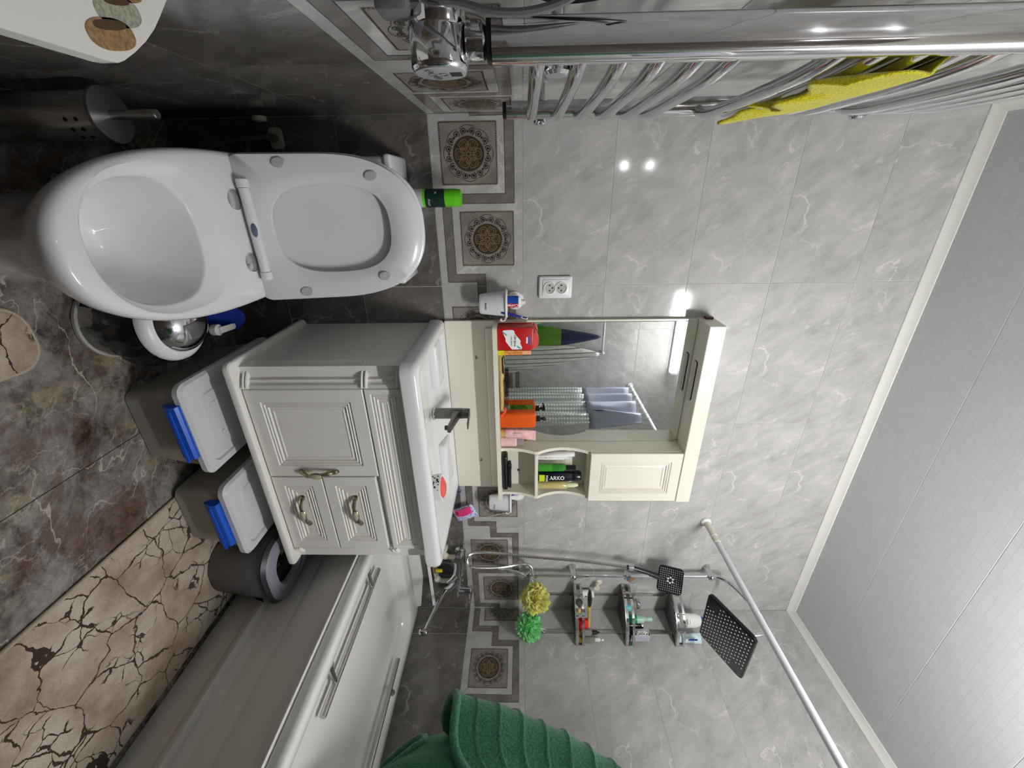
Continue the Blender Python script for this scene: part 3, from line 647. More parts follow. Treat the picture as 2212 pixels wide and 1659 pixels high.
# yellow cloth on the warmer
def ycloth(u, v):
    y = -.585-.30*u + .012*math.sin(v*7); rag = .012*math.sin(u*23)+.008*math.sin(u*41+1)
    if v < .3: q = v/.3; return (.066-.006*q, y, 1.56+rag*.5+(.128)*q) if False else (.055+.004*math.sin(u*9), y, 1.60+.066*q)
    if v < .45: q = (v-.3)/.15; a = PI*(1-q); return (.0775+.0225*math.cos(a), y, 1.666+.012*math.sin(a)+.004*math.sin(u*6)-.035*max(0,.25-u)*4*.6)
    q = (v-.45)/.55; return (.100+.010*math.sin(u*11+q*2)*q+.004*q, y, 1.666-.035*max(0,.25-u)*4*.6-(.105+rag+.01*u)*q)
tag(obj('cloth', shell(MB().grid(ycloth, 48, 26), .004), M_YTERRY, smooth=180), 'yellow terry cloth draped over the rungs of the towel warmer', 'cloth')
# power cord of the warmer
cd = thing('power_cord', 'gray power cord looping behind the lower end of the towel warmer', 'cord', (.02,-.9,1.1))
obj('cable', MB().tube(spline([(.034,-.945,1.02),(.035,-.95,1.07),(.045,-.955,1.11),(.047,-.957,1.15),(.04,-.96,1.19),(.03,-.97,1.21),(.025,-1.0,1.20),(.03,-1.02,1.13),(.034,-1.0,1.04),(.02,-.97,.99)], 6), .0045, 8), M_DGRAY, cd)
obj('cable', MB().tube(spline([(.02,-.93,1.16),(.03,-.94,1.19),(.03,-.955,1.24),(.02,-.98,1.27),(.012,-1.03,1.26)], 6), .006, 8), M_BLACK, cd)
obj('plug', MB().rbox(.012, .045, -.966, -.93, .985, 1.022, .006), M_DGRAY, cd)

# wall shelf with printed stones
sb = thing('wall_shelf', 'white rounded shelf board printed with stacked stones, fixed to the left wall', 'shelf', (0,-1.1,.75))
ol = [(0,-.925),(.016,-.938),(.030,-.952),(.046,-.967),(.060,-.981),(.075,-.999),(.089,-1.019),(.100,-1.037),(.104,-1.046),(.105,-1.056),(.106,-1.34),(0,-1.34)]
obj('board', MB().prism(ol, .733, .75), mat('glossy_white', 'e2e2dd', .25), sb)
M_STONE1 = mat('brown_stone_print', '8f7350', .5, noise=(220,.45)); M_STONE2 = mat('gray_stone_print', '9a9a8c', .5, noise=(260,.35)); M_STSH = mat('stone_print_shade', '4a3a2c', .5, noise=(200,.2))
def flat_oval(cx, cy, ax, rx, ry, z, n=36):
    c, s_ = math.cos(ax), math.sin(ax); k = 2.4; P = []
    for i in range(n):
        t = 2*PI*i/n; u, v = rx*math.copysign(abs(math.cos(t))**(2/k), math.cos(t)), ry*math.copysign(abs(math.sin(t))**(2/k), math.sin(t)); P.append((cx+u*c-v*s_, cy+u*s_+v*c))
    return MB().prism(P, z-.0006, z)
sp_ = obj('stone_print', flat_oval(.081,-1.042,1.82,.029,.0125,.7507), M_STONE1, sb, label='printed brown stone'); obj('print_shade', flat_oval(.0735,-1.041,1.82,.020,.004,.7511), M_STSH, sp_)
sp_ = obj('stone_print', flat_oval(.0585,-1.024,1.82,.0285,.0125,.7507), M_STONE2, sb, label='printed gray stone'); obj('print_shade', flat_oval(.0505,-1.023,1.82,.016,.003,.7511), M_STSH, sp_)
obj('stone_print', flat_oval(.036,-1.006,1.82,.022,.010,.7507), M_STONE1, sb)

# toilet brush
tb = thing('toilet_brush', 'stainless steel toilet brush holder between left wall and toilet', 'toilet brush', (.066,-.53,0))
obj('holder', MB().lathe([(.045,0),(.047,.004),(.047,.262),(.045,.266)], (.066,-.52,0), 36), M_STEEL, tb)
for k in range(3):
    for j in range(2):
        a = math.radians(-75+k*24); obj('vent_hole', MB().lathe([(.004,-.0008),(.0001,-.001)], (.066+.0473*math.cos(a), -.52+.0473*math.sin(a), .235-.022*j), 10, 'Y', rot=Matrix.Rotation(a+PI/2,3,'Z'), cap=False), M_BLACK, tb)
ld = obj('lid', MB().lathe([(.052,.267),(.053,.270),(.052,.274),(.02,.276)], (.066,-.52,0), 36), mat('dark_steel', (.35,.35,.36), .3, 1), tb)
obj('handle', MB().lathe([(.0095,.276),(.0095,.372),(.008,.374)], (.066,-.52,0), 20), M_STEEL, ld)

# spray can on the cistern
sc_ = thing('spray_can', 'air freshener can with lime green cap standing on the toilet cistern', 'spray can', (.243,-.09,.765))
obj('can', MB().lathe([(.026,.765),(.0275,.768),(.0275,.88),(.0272,.888)], (.243,-.09,0), 28), mat('can_white', 'cfd3d4', .3), sc_)
obj('label', MB().lathe([(.0278,.838),(.0278,.893),(.0265,.9)], (.243,-.09,0), 28, cap=False), mat('dark_green_label', '0d2a22', .3), sc_)
obj('label_band', MB().lathe([(.0279,.830),(.0279,.838)], (.243,-.09,0), 28, cap=False), M_LIME, sc_)
obj('cap', MB().lathe([(.0265,.9),(.0272,.905),(.0268,.935),(.0235,.951),(.019,.952),(.0001,.949)], (.243,-.09,0), 28), M_LIME, sc_)
def wrap(mb, c, r):      # wrap flat lettering facing -Y onto a cylinder
    mb.v = [(c[0]+(r+.0004+max(0,-(p[1]-c[1])) *0)*math.sin((p[0]-c[0])/r), c[1]-(r+.0004)*math.cos((p[0]-c[0])/r)-.0002, p[2]) for p in mb.v]; return mb
t = text_mb('Fresh', .0105, 0, False, .3); t.xf(frame((.256,-.09,.851), (1,0,0), (0,0,1))); obj('lettering', wrap(t, (.243,-.09), .0279), M_PAPER, sc_, smooth=None)
t = text_mb('H', .010, 0, True); t.xf(frame((.226,-.09,.872), (1,0,0), (0,0,1))); obj('lettering', wrap(t, (.243,-.09), .0279), M_PAPER, sc_, smooth=None)

# floor things: boxes, bins, rugs
def plast(name, col, alpha): return mat(name, col, .35, alpha=alpha)
M_TUBBODY = mat('frosted_plastic', 'b3b1a6', .3, alpha=.78); M_LIDP = mat('frosted_lid', 'd4d6da', .35)
def storage_box(x, label, w_, group, zo=0):
    t = thing('storage_box', label, 'box', (x, -.36, zo), group)
    x0, x1 = x-w_/2, x+w_/2
    def rr(ins, z, r=.025): return [(p[0], p[1], z+zo) for p in rrect(x0+ins, x1-ins, -.555+ins, -.10-ins*.5, r)]
    obj('body', MB().loft([rr(.044,.0),rr(.040,.004),rr(.020,.170),rr(.018,.184)]), M_TUBBODY, t)
    obj('lid', MB().loft([rr(.010,.176),rr(.004,.180,.03),rr(.003,.196,.03),rr(.010,.2045,.03),rr(.030,.206,.03),rr(.034,.199,.03),rr(.060,.199,.03),rr(.064,.2045,.03)]), M_LIDP, t)
    lt = obj('latch', MB().loft([[(xx, y, z) for y, z in ((-.540,.190),(-.560,.193),(-.568,.188),(-.569,.168),(-.562,.162),(-.558,.146),(-.550,.142),(-.540,.150))] for xx in (x-.095, x+.075)]), M_BLUE, t, smooth=30)
    obj('latch_rib', MB().rbox(x-.086, x+.086, -.5725, -.568, .164, .175, .002), M_BLUE, lt)
    for s in (-1, 1): obj('clip', MB().rbox(x+s*.05-.008, x+s*.05+.008, -.46, -.445, .2, .207, .002), M_LIDP, t)
    return t
b1 = storage_box(.845, 'larger frosted storage box with white lid and blue latch, beside the ball patterned bin', .305, 'storage boxes under the vanity')
b2 = storage_box(1.190, 'frosted storage box with reddish contents beside the gray open bin', .292, 'storage boxes under the vanity', .0135)
tag(obj('bundle', MB().rbox(1.10, 1.28, -.48, -.2, .03, .15, .03, 3), mat('dark_red_cloth', '7a2326', .8)), 'dark red bundle inside the storage box beside the gray bin', 'bundle')
gb = thing('trash_bin', 'dark gray plastic bin with oval collar opening beside the bathtub', 'bin', (1.487,-.42,.0135))
def gr(x0, x1, y0, y1, z, r=.09): return [(p[0]-.013, p[1], z+.0135) for p in rrect(x0, x1, y0, y1, r, 8)]
obj('body', MB().loft([gr(1.405,1.60,-.525,-.33,0,.085),gr(1.40,1.605,-.53,-.325,.006,.09),gr(1.372,1.615,-.556,-.31,.215,.09),gr(1.372,1.615,-.556,-.31,.22,.09),gr(1.38,1.607,-.548,-.318,.21,.08),gr(1.405,1.60,-.525,-.33,.02,.08)]), M_DGRAY, gb, smooth=50)
cl = obj('collar', MB().loft([gr(1.366,1.621,-.562,-.304,.216,.095),gr(1.362,1.625,-.566,-.30,.224,.097),gr(1.372,1.615,-.556,-.31,.236,.092)], False, False), mat('charcoal_plastic', '2c2e33', .4), gb, smooth=50)
cf = lambda ins, z: gr(1.372+ins, 1.615-ins, -.556+ins, -.31-ins, z, .092-ins*.6)
obj('collar_ring', MB().loft([cf(0,.2362),cf(.008,.243),cf(.022,.246),cf(.026,.240),cf(.034,.241),cf(.044,.243),cf(.050,.236),cf(.050,.22)], False, False), M_MGRAY, cl, smooth=50)
tr = obj('contents', MB().grid(lambda u, v: (1.40+.19*u, -.53+.20*v, .165+.02*math.sin(u*17)*math.sin(v*13+u*5)), 14, 14), mat('crumpled_dark', '15130f', .35, bump=(90,1)), gb, smooth=None)
obj('scrap', MB().lathe([(.012,.186),(.014,.192),(.006,.196)], (1.47,-.40,0), 14), M_RED, tr); obj('scrap', MB().rbox(1.475,1.505,-.39,-.365,.185,.2,.006), M_BRONZE, tr)
# bin with ball pattern, black bag, white ring and chrome swing lid
def ball_mat():
    mt, nt, b = new_mat('ball_pattern'); tc = nt.nodes.new('ShaderNodeTexCoord')
    vo = nt.nodes.new('ShaderNodeTexVoronoi'); vo.inputs['Scale'].default_value = 16; vo.feature = 'F1'; nt.links.new(tc.outputs['Object'], vo.inputs['Vector'])
    c = ramp(nt, vo.outputs['Color'], [(.0, '2b2a2a'), (.3, '2b2a2a'), (.32, '6f6c69'), (.65, '6f6c69'), (.67, 'a8a6a3')]); nt.nodes[-1].color_ramp.interpolation = 'CONSTANT'
    nt.links.new(c, b.inputs['Base Color']); b.inputs['Roughness'].default_value = .3; return mt
fb = thing('pedal_bin', 'round ball patterned bin with black bag and chrome dome lid beside the toilet', 'bin', (.535,-.46,0))
fc_ = (.535,-.46,0)
obj('base_rim', MB().lathe([(.092,0),(.097,.003),(.098,.012),(.094,.016)], fc_, 40), mat('light_gray_rim', 'b4b3b0', .3), fb)
obj('body', MB().lathe([(.093,.012),(.098,.105)], fc_, 40), ball_mat(), fb)
def bag(u, v):
    a = 2*PI*u; r = .100+.020*math.sin(v**.8*PI)+.004*math.sin(a*13+v*4)+.003*math.sin(a*29); return (fc_[0]+r*math.cos(a), fc_[1]+r*math.sin(a), .174-.115*v+.006*math.sin(a*5))
obj('bin_bag', MB().grid(bag, 90, 10, True), M_BLACKB, fb, smooth=60)
obj('ring', MB().lathe([(.100,.168),(.1075,.172),(.109,.180),(.105,.192),(.094,.202),(.086,.203),(.082,.198)], fc_, 48, cap=False), M_WPLAS, fb, smooth=50)
obj('dome_lid', MB().lathe([(.086,.200),(.080,.216),(.066,.232),(.045,.245),(.02,.251),(.0001,.252)], fc_, 40), M_CHROME, fb, smooth=60)
# blue bottle behind it
bl = thing('blue_bottle', 'blue plastic bottle with white hooked spout between toilet and vanity', 'bottle', (.605,-.21,0))
obj('body', MB().lathe([(.035,0),(.038,.004),(.038,.10),(.030,.125),(.018,.14)], (.620,-.215,0), 24), M_BLUE, bl)
dp = MB().lathe([(.0001,-.004),(.048,-.004),(.052,0),(.048,.004),(.0001,.004)], (0,0,0), 30, cap=False); dp.xf(Matrix.Translation((.592,-.245,.165)) @ Matrix.Rotation(math.radians(62),4,'X') @ Matrix.Diagonal((.85,1.15,1,1))); obj('paddle', dp, M_NAVY, bl, label='flat round dark blue paddle')
obj('cap', MB().lathe([(.017,.138),(.018,.142),(.018,.158),(.016,.16)], (.612,-.30,.02), 18), M_WPLAS, bl)
sp2 = MB().loft([[(.612+x, y, z) for x, z in ((-w_,zc),(w_,zc),(w_,zc+h),(-w_,zc+h))] for y, zc, w_, h in ((-.305,.178,.010,.010),(-.285,.186,.009,.009),(-.262,.194,.009,.007),(-.250,.195,.006,.005))]); obj('spout', sp2, M_WPLAS, bl)
obj('neck', MB().tube([(.62,-.215,.135),(.615,-.26,.15),(.612,-.30,.158)], .012, 12), M_BLUE, bl)
# rugs
def rug_mat():
    mt, nt, b = new_mat('rug_pile'); tc = nt.nodes.new('ShaderNodeTexCoord'); v = tc.outputs['Object']
    base = ramp(nt, noise_node(nt, v, 6.5, 4, .6), [(.34, 'a28c79'), (.47, 'c3b09c'), (.56, 'd6cbb8'), (.68, 'e0dacd')])
    wob = nt.nodes.new('ShaderNodeTexNoise'); wob.inputs['Scale'].default_value = 9; wob.inputs['Detail'].default_value = 6; nt.links.new(v, wob.inputs['Vector'])
    wv = mixc(nt, .09, v, wob.outputs['Color'])
    def crack(scale, w0, loc):
        vo = nt.nodes.new('ShaderNodeTexVoronoi'); vo.feature = 'DISTANCE_TO_EDGE'; vo.inputs['Scale'].default_value = scale; vo.inputs['Randomness'].default_value = 1
        nt.links.new(mapping(nt, wv, (0,0,.5), (1,1,1), loc), vo.inputs['Vector'])
        wd = nt.nodes.new('ShaderNodeMapRange'); nt.links.new(noise_node(nt, v, 14, 3), wd.inputs['Value']); wd.inputs['From Min'].default_value = .35; wd.inputs['From Max'].default_value = .7; wd.inputs['To Min'].default_value = w0*.25; wd.inputs['To Max'].default_value = w0*1.15
        lt_ = nt.nodes.new('ShaderNodeMath'); lt_.operation = 'LESS_THAN'; nt.links.new(vo.outputs['Distance'], lt_.inputs[0]); nt.links.new(wd.outputs['Result'], lt_.inputs[1]); return lt_.outputs[0]
    base = mixc(nt, crack(8.5, .024, (0,0,0)), base, '3a2a20')
    c2 = mul(nt, crack(17, .030, (3,2,0)), ramp(nt, noise_node(nt, v, 7, 2), [(.5, 0.0), (.56, 1.0)]))
    base = mixc(nt, c2, base, '3a2a20')
    base = mixc(nt, .35, base, mixc(nt, ramp(nt, noise_node(nt, v, 500, 2), [(.35, 0.0), (.65, 1.0)]), '7a6c60', 'ffffff'), 'MULTIPLY')
    nt.links.new(base, b.inputs['Base Color']); b.inputs['Roughness'].default_value = .95; b.inputs['Sheen Weight'].default_value = .2
    bp = nt.nodes.new('ShaderNodeBump'); bp.inputs['Strength'].default_value = .5; bp.inputs['Distance'].default_value = .003
    nt.links.new(noise_node(nt, v, 450, 2), bp.inputs['Height']); nt.links.new(bp.outputs['Normal'], b.inputs['Normal']); return mt
M_RUG = rug_mat(); M_BIND = mat('rug_binding', 'b9b09c', .9, noise=(300,.12), bump=(500,.4))
def rug(name, label, poly):
    t = thing(name, label, 'rug', (sum(p[0] for p in poly)/len(poly), sum(p[1] for p in poly)/len(poly), 0))
    cx, cy = origin(t)[:2]
    obj('pile', MB().loft([[(x,y,.0005) for x,y in poly],[(x,y,.011) for x,y in poly],[(cx+(x-cx)*.992, cy+(y-cy)*.992, .0135) for x,y in poly]]), M_RUG, t, smooth=30)
    obj('binding', MB().tube([(x,y,.007) for x,y in poly], .0065, 8, closed=True), M_BIND, t, smooth=60); return t
rug('bath_rug', 'long beige rug with dark cracked pattern along the bathtub', rrect(1.118, 1.625, -1.52, -.44, .03, 6))
rug('toilet_rug', 'small beige cracked pattern rug corner beside the toilet foot', rrect(.437, .578, -1.35, -.652, .055, 8))

# green bath towel hanging at the right, on a hook rail with other towels
rail = thing('hook_rail', 'chrome rail with ball end on the front wall holding towels', 'rail', (1.1,-D,1.77))
obj('bar', MB().tube([(.80,-1.525,1.772),(1.385,-1.525,1.772)], .008, 14), M_CHROME, rail)
for x in (.80, 1.39): obj('ball_end', MB().add_rings((x,-1.525,1.772), .019, 20, 12, (1,1,1)), M_CHROME, rail, smooth=60); obj('standoff', MB().tube([(x,-D+.001,1.772),(x,-1.525,1.772)], .009, 12), M_CHROME, rail)
HK = (.98, 1.245, 1.385)
for x in HK: obj('hook', MB().tube(spline([(x,-1.525,1.784),(x,-1.515,1.772),(x,-1.51,1.755),(x,-1.50,1.74),(x,-1.488,1.742),(x,-1.484,1.752)], 4), .0028, 8), M_CHROME, rail)
gt = thing('bath_towel', 'dark green bath towel with ribbed border hanging at the right', 'towel', (.95,-1.36,.9))
TC = (.955,-1.375)
def trad(z):      # half width of the hanging bundle at height z
    K = [(.84,.075),(.89,.10),(.94,.128),(1.0,.168),(1.06,.180),(1.12,.170),(1.18,.152),(1.27,.127),(1.37,.102),(1.5,.075),(1.65,.045),(1.76,.018)]
    for (z0, r0_), (z1, r1_) in zip(K, K[1:]):
        if z <= z1: t = max(0, (z-z0)/(z1-z0)); return r0_+(r1_-r0_)*t
    return K[-1][1]
def tlayer(zlo, amp, scale, ph, zs, ztop=1.757):
    def fn(u, v):
        a = 2*PI*u; hem = zlo + zs*math.cos(a-2.5) + .030*math.sin(a*6+ph) + .016*math.sin(a*11+ph*2) ; z = hem+(ztop-hem)*v
        fold = amp*(1-v)**.55*(math.sin(a*7+ph)+.45*math.sin(a*11+ph*2.1))
        r = trad(max(z, .84 if scale < 1 else 1.0))*scale*(1+fold)
        k = min(1, max(0, (z-1.2)/.55)); cx = TC[0]*(1-k)+.975*k; cy = TC[1]*(1-k)+(-1.485)*k
        yy = cy+r*math.sin(a)*.95; return (cx+r*math.cos(a), max(yy, -1.565), z)
    return fn
def towel_layer(nm, zlo, amp, scale, ph, tilt, mtl, band=0):
    fo = tlayer(zlo, amp, scale, ph, tilt, 1.757 if scale > .95 else 1.13)
    f1 = (lambda u, v: fo(u, band+(1-band)*v)) if band else fo
    o = obj(nm, shell(MB().grid(f1, 140, 50, True), .006), mtl, gt, smooth=180)
    if band:
        def bf(u, v):
            p = fo(u, band*v); a = 2*PI*u; s_ = .003*(1 if (v*7) % 1 > .84 else 0); return (p[0]+s_*math.cos(a), p[1]+s_*math.sin(a), p[2])
        obj('ribbed_border', shell(MB().grid(bf, 140, 84, True), .005), M_GREEN2, gt, smooth=180)
    hp_ = [fo(i/140, 0) for i in range(140)]; obj('hem', MB().tube(hp_, .0055, 8, closed=True), M_GREEN2, gt, smooth=180)
towel_layer('back_layer', .905, .07, .80, .6, -.035, M_GREEN)
towel_layer('middle_layer', .985, .06, .90, 1.9, -.02, M_GREEN)
towel_layer('front_layer', 1.070, .11, 1.04, 3.3, .0, M_GREEN, .28)
def hung_towel(name, label, x, mtl, zlo, hw, ph, extra=None):
    t = thing(name, label, 'towel', (x,-1.5,zlo))
    def fn(u, v):
        a = 2*PI*u; z = zlo+(1.742-zlo)*v; r = hw*(1-v)**.75+.008; f = 1+.16*(1-v)*math.sin(a*6+ph)
        return (x+r*f*math.cos(a)*1.0, max(-1.572, -1.492+min(.07,r*f*.5)*math.sin(a)), z)
    g = MB().grid(fn, 60, 30, True); o = obj('cloth', shell(g, .004), mtl, t, smooth=180); return t
def split_mat(name, stops, axis_z=True, stripes=None):
    mt, nt, b = new_mat(name); tc = nt.nodes.new('ShaderNodeTexCoord'); sx = nt.nodes.new('ShaderNodeSeparateXYZ'); nt.links.new(tc.outputs['Object'], sx.inputs[0])
    c = ramp(nt, sx.outputs['Z'], stops); nt.nodes[-1].color_ramp.interpolation = 'CONSTANT'
    c = mixc(nt, .5, c, mixc(nt, noise_node(nt, tc.outputs['Object'], 30, 5), '606060', 'ffffff'), 'MULTIPLY')
    if stripes:
        wv = nt.nodes.new('ShaderNodeTexWave'); wv.inputs['Scale'].default_value = 9; wv.bands_direction = 'X'; nt.links.new(tc.outputs['Object'], wv.inputs['Vector'])
        c = mixc(nt, ramp(nt, wv.outputs['Fac'], [(.9, 0.0), (.94, 1.0)]), c, '55585a')
    nt.links.new(c, b.inputs['Base Color']); b.inputs['Roughness'].default_value = .9; return mt
hung_towel('hand_towel', 'green and navy towel hanging on the chrome hook rail, seen in the mirror', HK[1], split_mat('green_navy', [(0,'5c8a1e'),(.42,'20284a')]), 1.02, .105, .3)
hung_towel('hand_towel', 'white towel with thin gray stripes hanging at the ball end of the rail', HK[2], split_mat('white_striped', [(0,'d8d8d0'),(.9,'d8d8d0')], stripes=True), .90, .15, 1.7)

# ceiling side lamp on the front wall: LED batten
lamp = thing('led_batten', 'white LED batten lamp on the front wall above the towels, seen in the mirror', 'lamp', (1.25,-D,2.36))
obj('housing', MB().rbox(.92, 1.58, -D+.001, -D+.028, 2.325, 2.385, .004), M_WPLAS, lamp)
mt, nt, b = new_mat('lamp_diffuser'); b.inputs['Emission Color'].default_value = (1, .985, .97, 1); b.inputs['Emission Strength'].default_value = LAMP_STRENGTH; b.inputs['Base Color'].default_value = (.9,.9,.9,1)
prf = [(-D+.029,2.327),(-D+.045,2.329),(-D+.058,2.338),(-D+.062,2.355),(-D+.058,2.372),(-D+.045,2.381),(-D+.029,2.383)]
obj('diffuser', MB().loft([[(x, y, z) for y, z in prf] for x in (.94, 1.56)]), mt, lamp)
for x0, x1 in ((.92,.94),(1.56,1.58)): obj('end_cap', MB().rbox(x0, x1, -D+.028, -D+.063, 2.327, 2.383, .004), M_WPLAS, lamp)
wl_ = thing('wall_spot', 'small round spot lamp pair on the front wall behind the camera', 'lamp', (.09,-D,1.9))
ms, nt, b = new_mat('spot_bulb'); b.inputs['Emission Strength'].default_value = 380; b.inputs['Emission Color'].default_value = (1,1,1,1)
obj('plate', MB().rbox(.07,.11,-D-.02,-D+.022,1.78,2.05,.004), M_WPLAS, wl_)
for z in (1.83, 2.0): obj('bulb', MB().add_rings((.09,-D+.026,z), 0.0085, 14, 8, (1,.6,1)), ms, wl_)
# curtain rod and curtain
rod = thing('curtain_rod', 'white shower curtain rod crossing above the bathtub', 'curtain rod', (1.69,-.8,2.035))
obj('tube', MB().tube([(1.697,-.012,2.035),(1.697,-D+.012,2.035)], .0125, 18), mat('rod_white', 'd9dde2', .3), rod)
obj('sleeve', MB().tube([(1.697,-.012,2.035),(1.697,-.135,2.035)], .0145, 18), M_CREAM2, rod); obj('ridge', MB().tube([(1.697,-.095,2.035),(1.697,-.099,2.035)], .0158, 18), M_WPLAS, rod)
for y in (-.0005, -D+.0145): obj('end_cup', MB().lathe([(.024,0),(.024,-.008),(.019,-.014)], (1.697,y,2.035), 24, 'Y'), M_WPLAS, rod)
def dotted_mat():
    mt, nt, b = new_mat('dotted_curtain'); tc = nt.nodes.new('ShaderNodeTexCoord'); vo = nt.nodes.new('ShaderNodeTexVoronoi'); vo.inputs['Scale'].default_value = 48; vo.inputs['Randomness'].default_value = .1
    nt.links.new(tc.outputs['Object'], vo.inputs['Vector']); nt.links.new(ramp(nt, vo.outputs['Distance'], [(.3, 'eef2f0'), (.5, 'b4bcb8')]), b.inputs['Base Color'])
    nt.links.new(ramp(nt, vo.outputs['Distance'], [(.3, .85), (.5, .42)]), b.inputs['Alpha']); b.inputs['Roughness'].default_value = .3; return mt
ct = thing('shower_curtain', 'gray shower curtain with translucent lower part gathered at the front end of its rod', 'curtain', (1.70,-1.3,1.3))
def ctn(z0, z1):
    def fn(u, v):
        y = -1.00-.54*u; z = z0+(z1-z0)*v; return (1.705+.045*math.sin(u*2*PI*4.3+.6*math.sin(u*9))*(.75+.4*(1-v))+.012*math.sin(u*31+v*3), y+.02*math.sin(u*2*PI*5.5+1)*(1-v), z)
    return fn
obj('cloth', shell(MB().grid(ctn(1.62,1.99), 90, 8), .0012), mat('gray_curtain', '8d929f', .5), ct, smooth=180)
obj('translucent_cloth', shell(MB().grid(ctn(.62,1.62), 90, 14), .0012), dotted_mat(), ct, smooth=180)
for k in range(8):
    y = -1.02-.07*k; obj('ring', MB().tube([(1.703+.024*math.cos(a), y, 2.022+.03*math.sin(a)) for a in [2*PI*i/18 for i in range(18)]], .0022, 6, closed=True), mat('clear_ring', 'd0d4d8', .2) if k == 0 else bpy.data.materials['clear_ring'], ct)

# ------------------------------------------------------------------ socket, cups, things on the wall
sk = thing('wall_socket', 'white double wall socket on the back wall left of the mirror', 'socket', (.552,0,1.27))
obj('frame', MB().rbox(.511, .593, -.013, 0, 1.207, 1.331, .008, 3), M_WPLAS, sk, smooth=50)
pz = obj('cover', MB().rbox(.522, .582, -.0165, -.012, 1.221, 1.318, .0025), M_WPLAS, sk)
mat('socket_well', 'b9b9b3', .3); mat('socket_ring', 'e9e9e8', .3)
for z in (1.247, 1.290):
    w_ = obj('well', MB().lathe([(.0192,-.0164),(.0192,-.0170),(.0001,-.0170)], (.552,0,z), 28, 'Y', cap=False), bpy.data.materials['socket_well'], pz)
    obj('ring', MB().lathe([(.0226,-.0164),(.0222,-.0195),(.0205,-.0200),(.0190,-.0190),(.0188,-.0168)], (.552,0,z), 28, 'Y', cap=False), bpy.data.materials['socket_ring'], pz, smooth=50)
    for x, dz in ((.5425,0),(.5615,0),(.552,.010 if z < 1.26 else -.010)): obj('pin_hole', MB().lathe([(.0030,-.0170),(.0030,-.0174),(.0001,-.0174)], (x,0,z+dz), 10, 'Y', cap=False), M_BLACK, pz)
M_CUPW = mat('cup_white', 'd9dbe0', .35)
def wall_cup(x, z, label, grp):
    t = thing('toothbrush_cup', label, 'cup', (x,-.06,z), grp)
    def ov(hx, hy, zz, n=28): return [(x+hx*math.cos(2*PI*i/n), -.058+hy*math.sin(2*PI*i/n), zz) for i in range(n)]
    obj('cup', MB().loft([ov(.033,.024,z),ov(.036,.026,z+.003),ov(.0375,.028,z+.010),ov(.046,.036,z+.092),ov(.044,.034,z+.092),ov(.034,.025,z+.008)]), M_CUPW, t, smooth=50)
    hp = obj('holder_plate', MB().loft([ov(.050,.040,z+.093),ov(.053,.043,z+.096),ov(.053,.043,z+.099),ov(.050,.040,z+.102)]), M_WPLAS, t, smooth=50)
    for dx, dy, r in ((-.026,-.014,.0075),(-.006,-.022,.0065),(.014,-.02,.0075),(.028,-.004,.006),(0,.006,.011)): obj('slot', MB().lathe([(r,z+.1022),(.0001,z+.1024)], (x+dx,-.058+dy,0), 16, cap=False), mat('slot_dark', '3a3d46', .5) if 'slot_dark' not in bpy.data.materials else bpy.data.materials['slot_dark'], hp)
    obj('suction_disc', MB().lathe([(.034,-.0008),(.034,-.006),(.026,-.012),(.012,-.014)], (x+.002,0,z+.128), 28, 'Y'), M_WPLAS, t, smooth=40)
    obj('bracket', MB().rbox(x-.012, x+.012, -.03, -.010, z+.095, z+.135, .004), M_WPLAS, t)
    obj('hook', MB().tube(spline([(x+.050,-.058,z+.094),(x+.060,-.062,z+.092),(x+.064,-.064,z+.083),(x+.060,-.066,z+.076),(x+.054,-.066,z+.079)], 5), .0028, 8), M_WPLAS, t)
    lt = text_mb('Berossi', .0085, 0, True); lt.xf(frame((x+.002,-.0885,z+.025), (1,0,0), (0,.1,1))); obj('lettering', lt, M_DARKPR, t, smooth=None)
    return t
wall_cup(.598, .990, 'white toothbrush cup with toothpaste tube on the wall beside the socket', 'white wall cups')
wall_cup(1.528, .990, 'white toothbrush cup with violet toothbrush on the wall right of the mirror cabinet', 'white wall cups')
tp = thing('toothpaste', 'red and blue toothpaste tube standing in the left wall cup', 'toothpaste', (.592,-.055,1.05))
tubeM = lambda z, w_, d_: [(.592+w_*math.cos(2*PI*i/20), -.056+d_*math.sin(2*PI*i/20), z) for i in range(20)]
obj('tube', MB().loft([tubeM(1.045,.021,.004),tubeM(1.09,.0215,.010),tubeM(1.132,.0215,.014)]), M_RED, tp, smooth=60)
def bluehalf(u, v): 
    a = PI+PI*u*.55; z = 1.092+.040*v; s = (z-1.09)/.042; return (.592+.0219*math.cos(a), -.056+(.0103+.004*s)*math.sin(a), z)
obj('blue_print', MB().grid(bluehalf, 10, 4), mat('blue_print', '1b4fa8', .3), tp, smooth=60)
obj('shoulder', MB().loft([tubeM(1.132,.0215,.0145),tubeM(1.137,.019,.014),tubeM(1.141,.010,.010)]), M_PAPER, tp); obj('cap', MB().lathe([(.0085,1.141),(.0085,1.156),(.0075,1.157)], (.592,-.056,0), 16), M_PAPER, tp)
t = text_mb('Colgate', .0165, 0, True, .2); t.xf(frame((.603,-.0705,1.107), (0,0,-1), (1,0,0))); t.v = [(p[0], p[1]+(max(0, p[0]-.597))*.35, p[2]) for p in t.v]; obj('lettering', t, M_PAPER, tp, smooth=None)
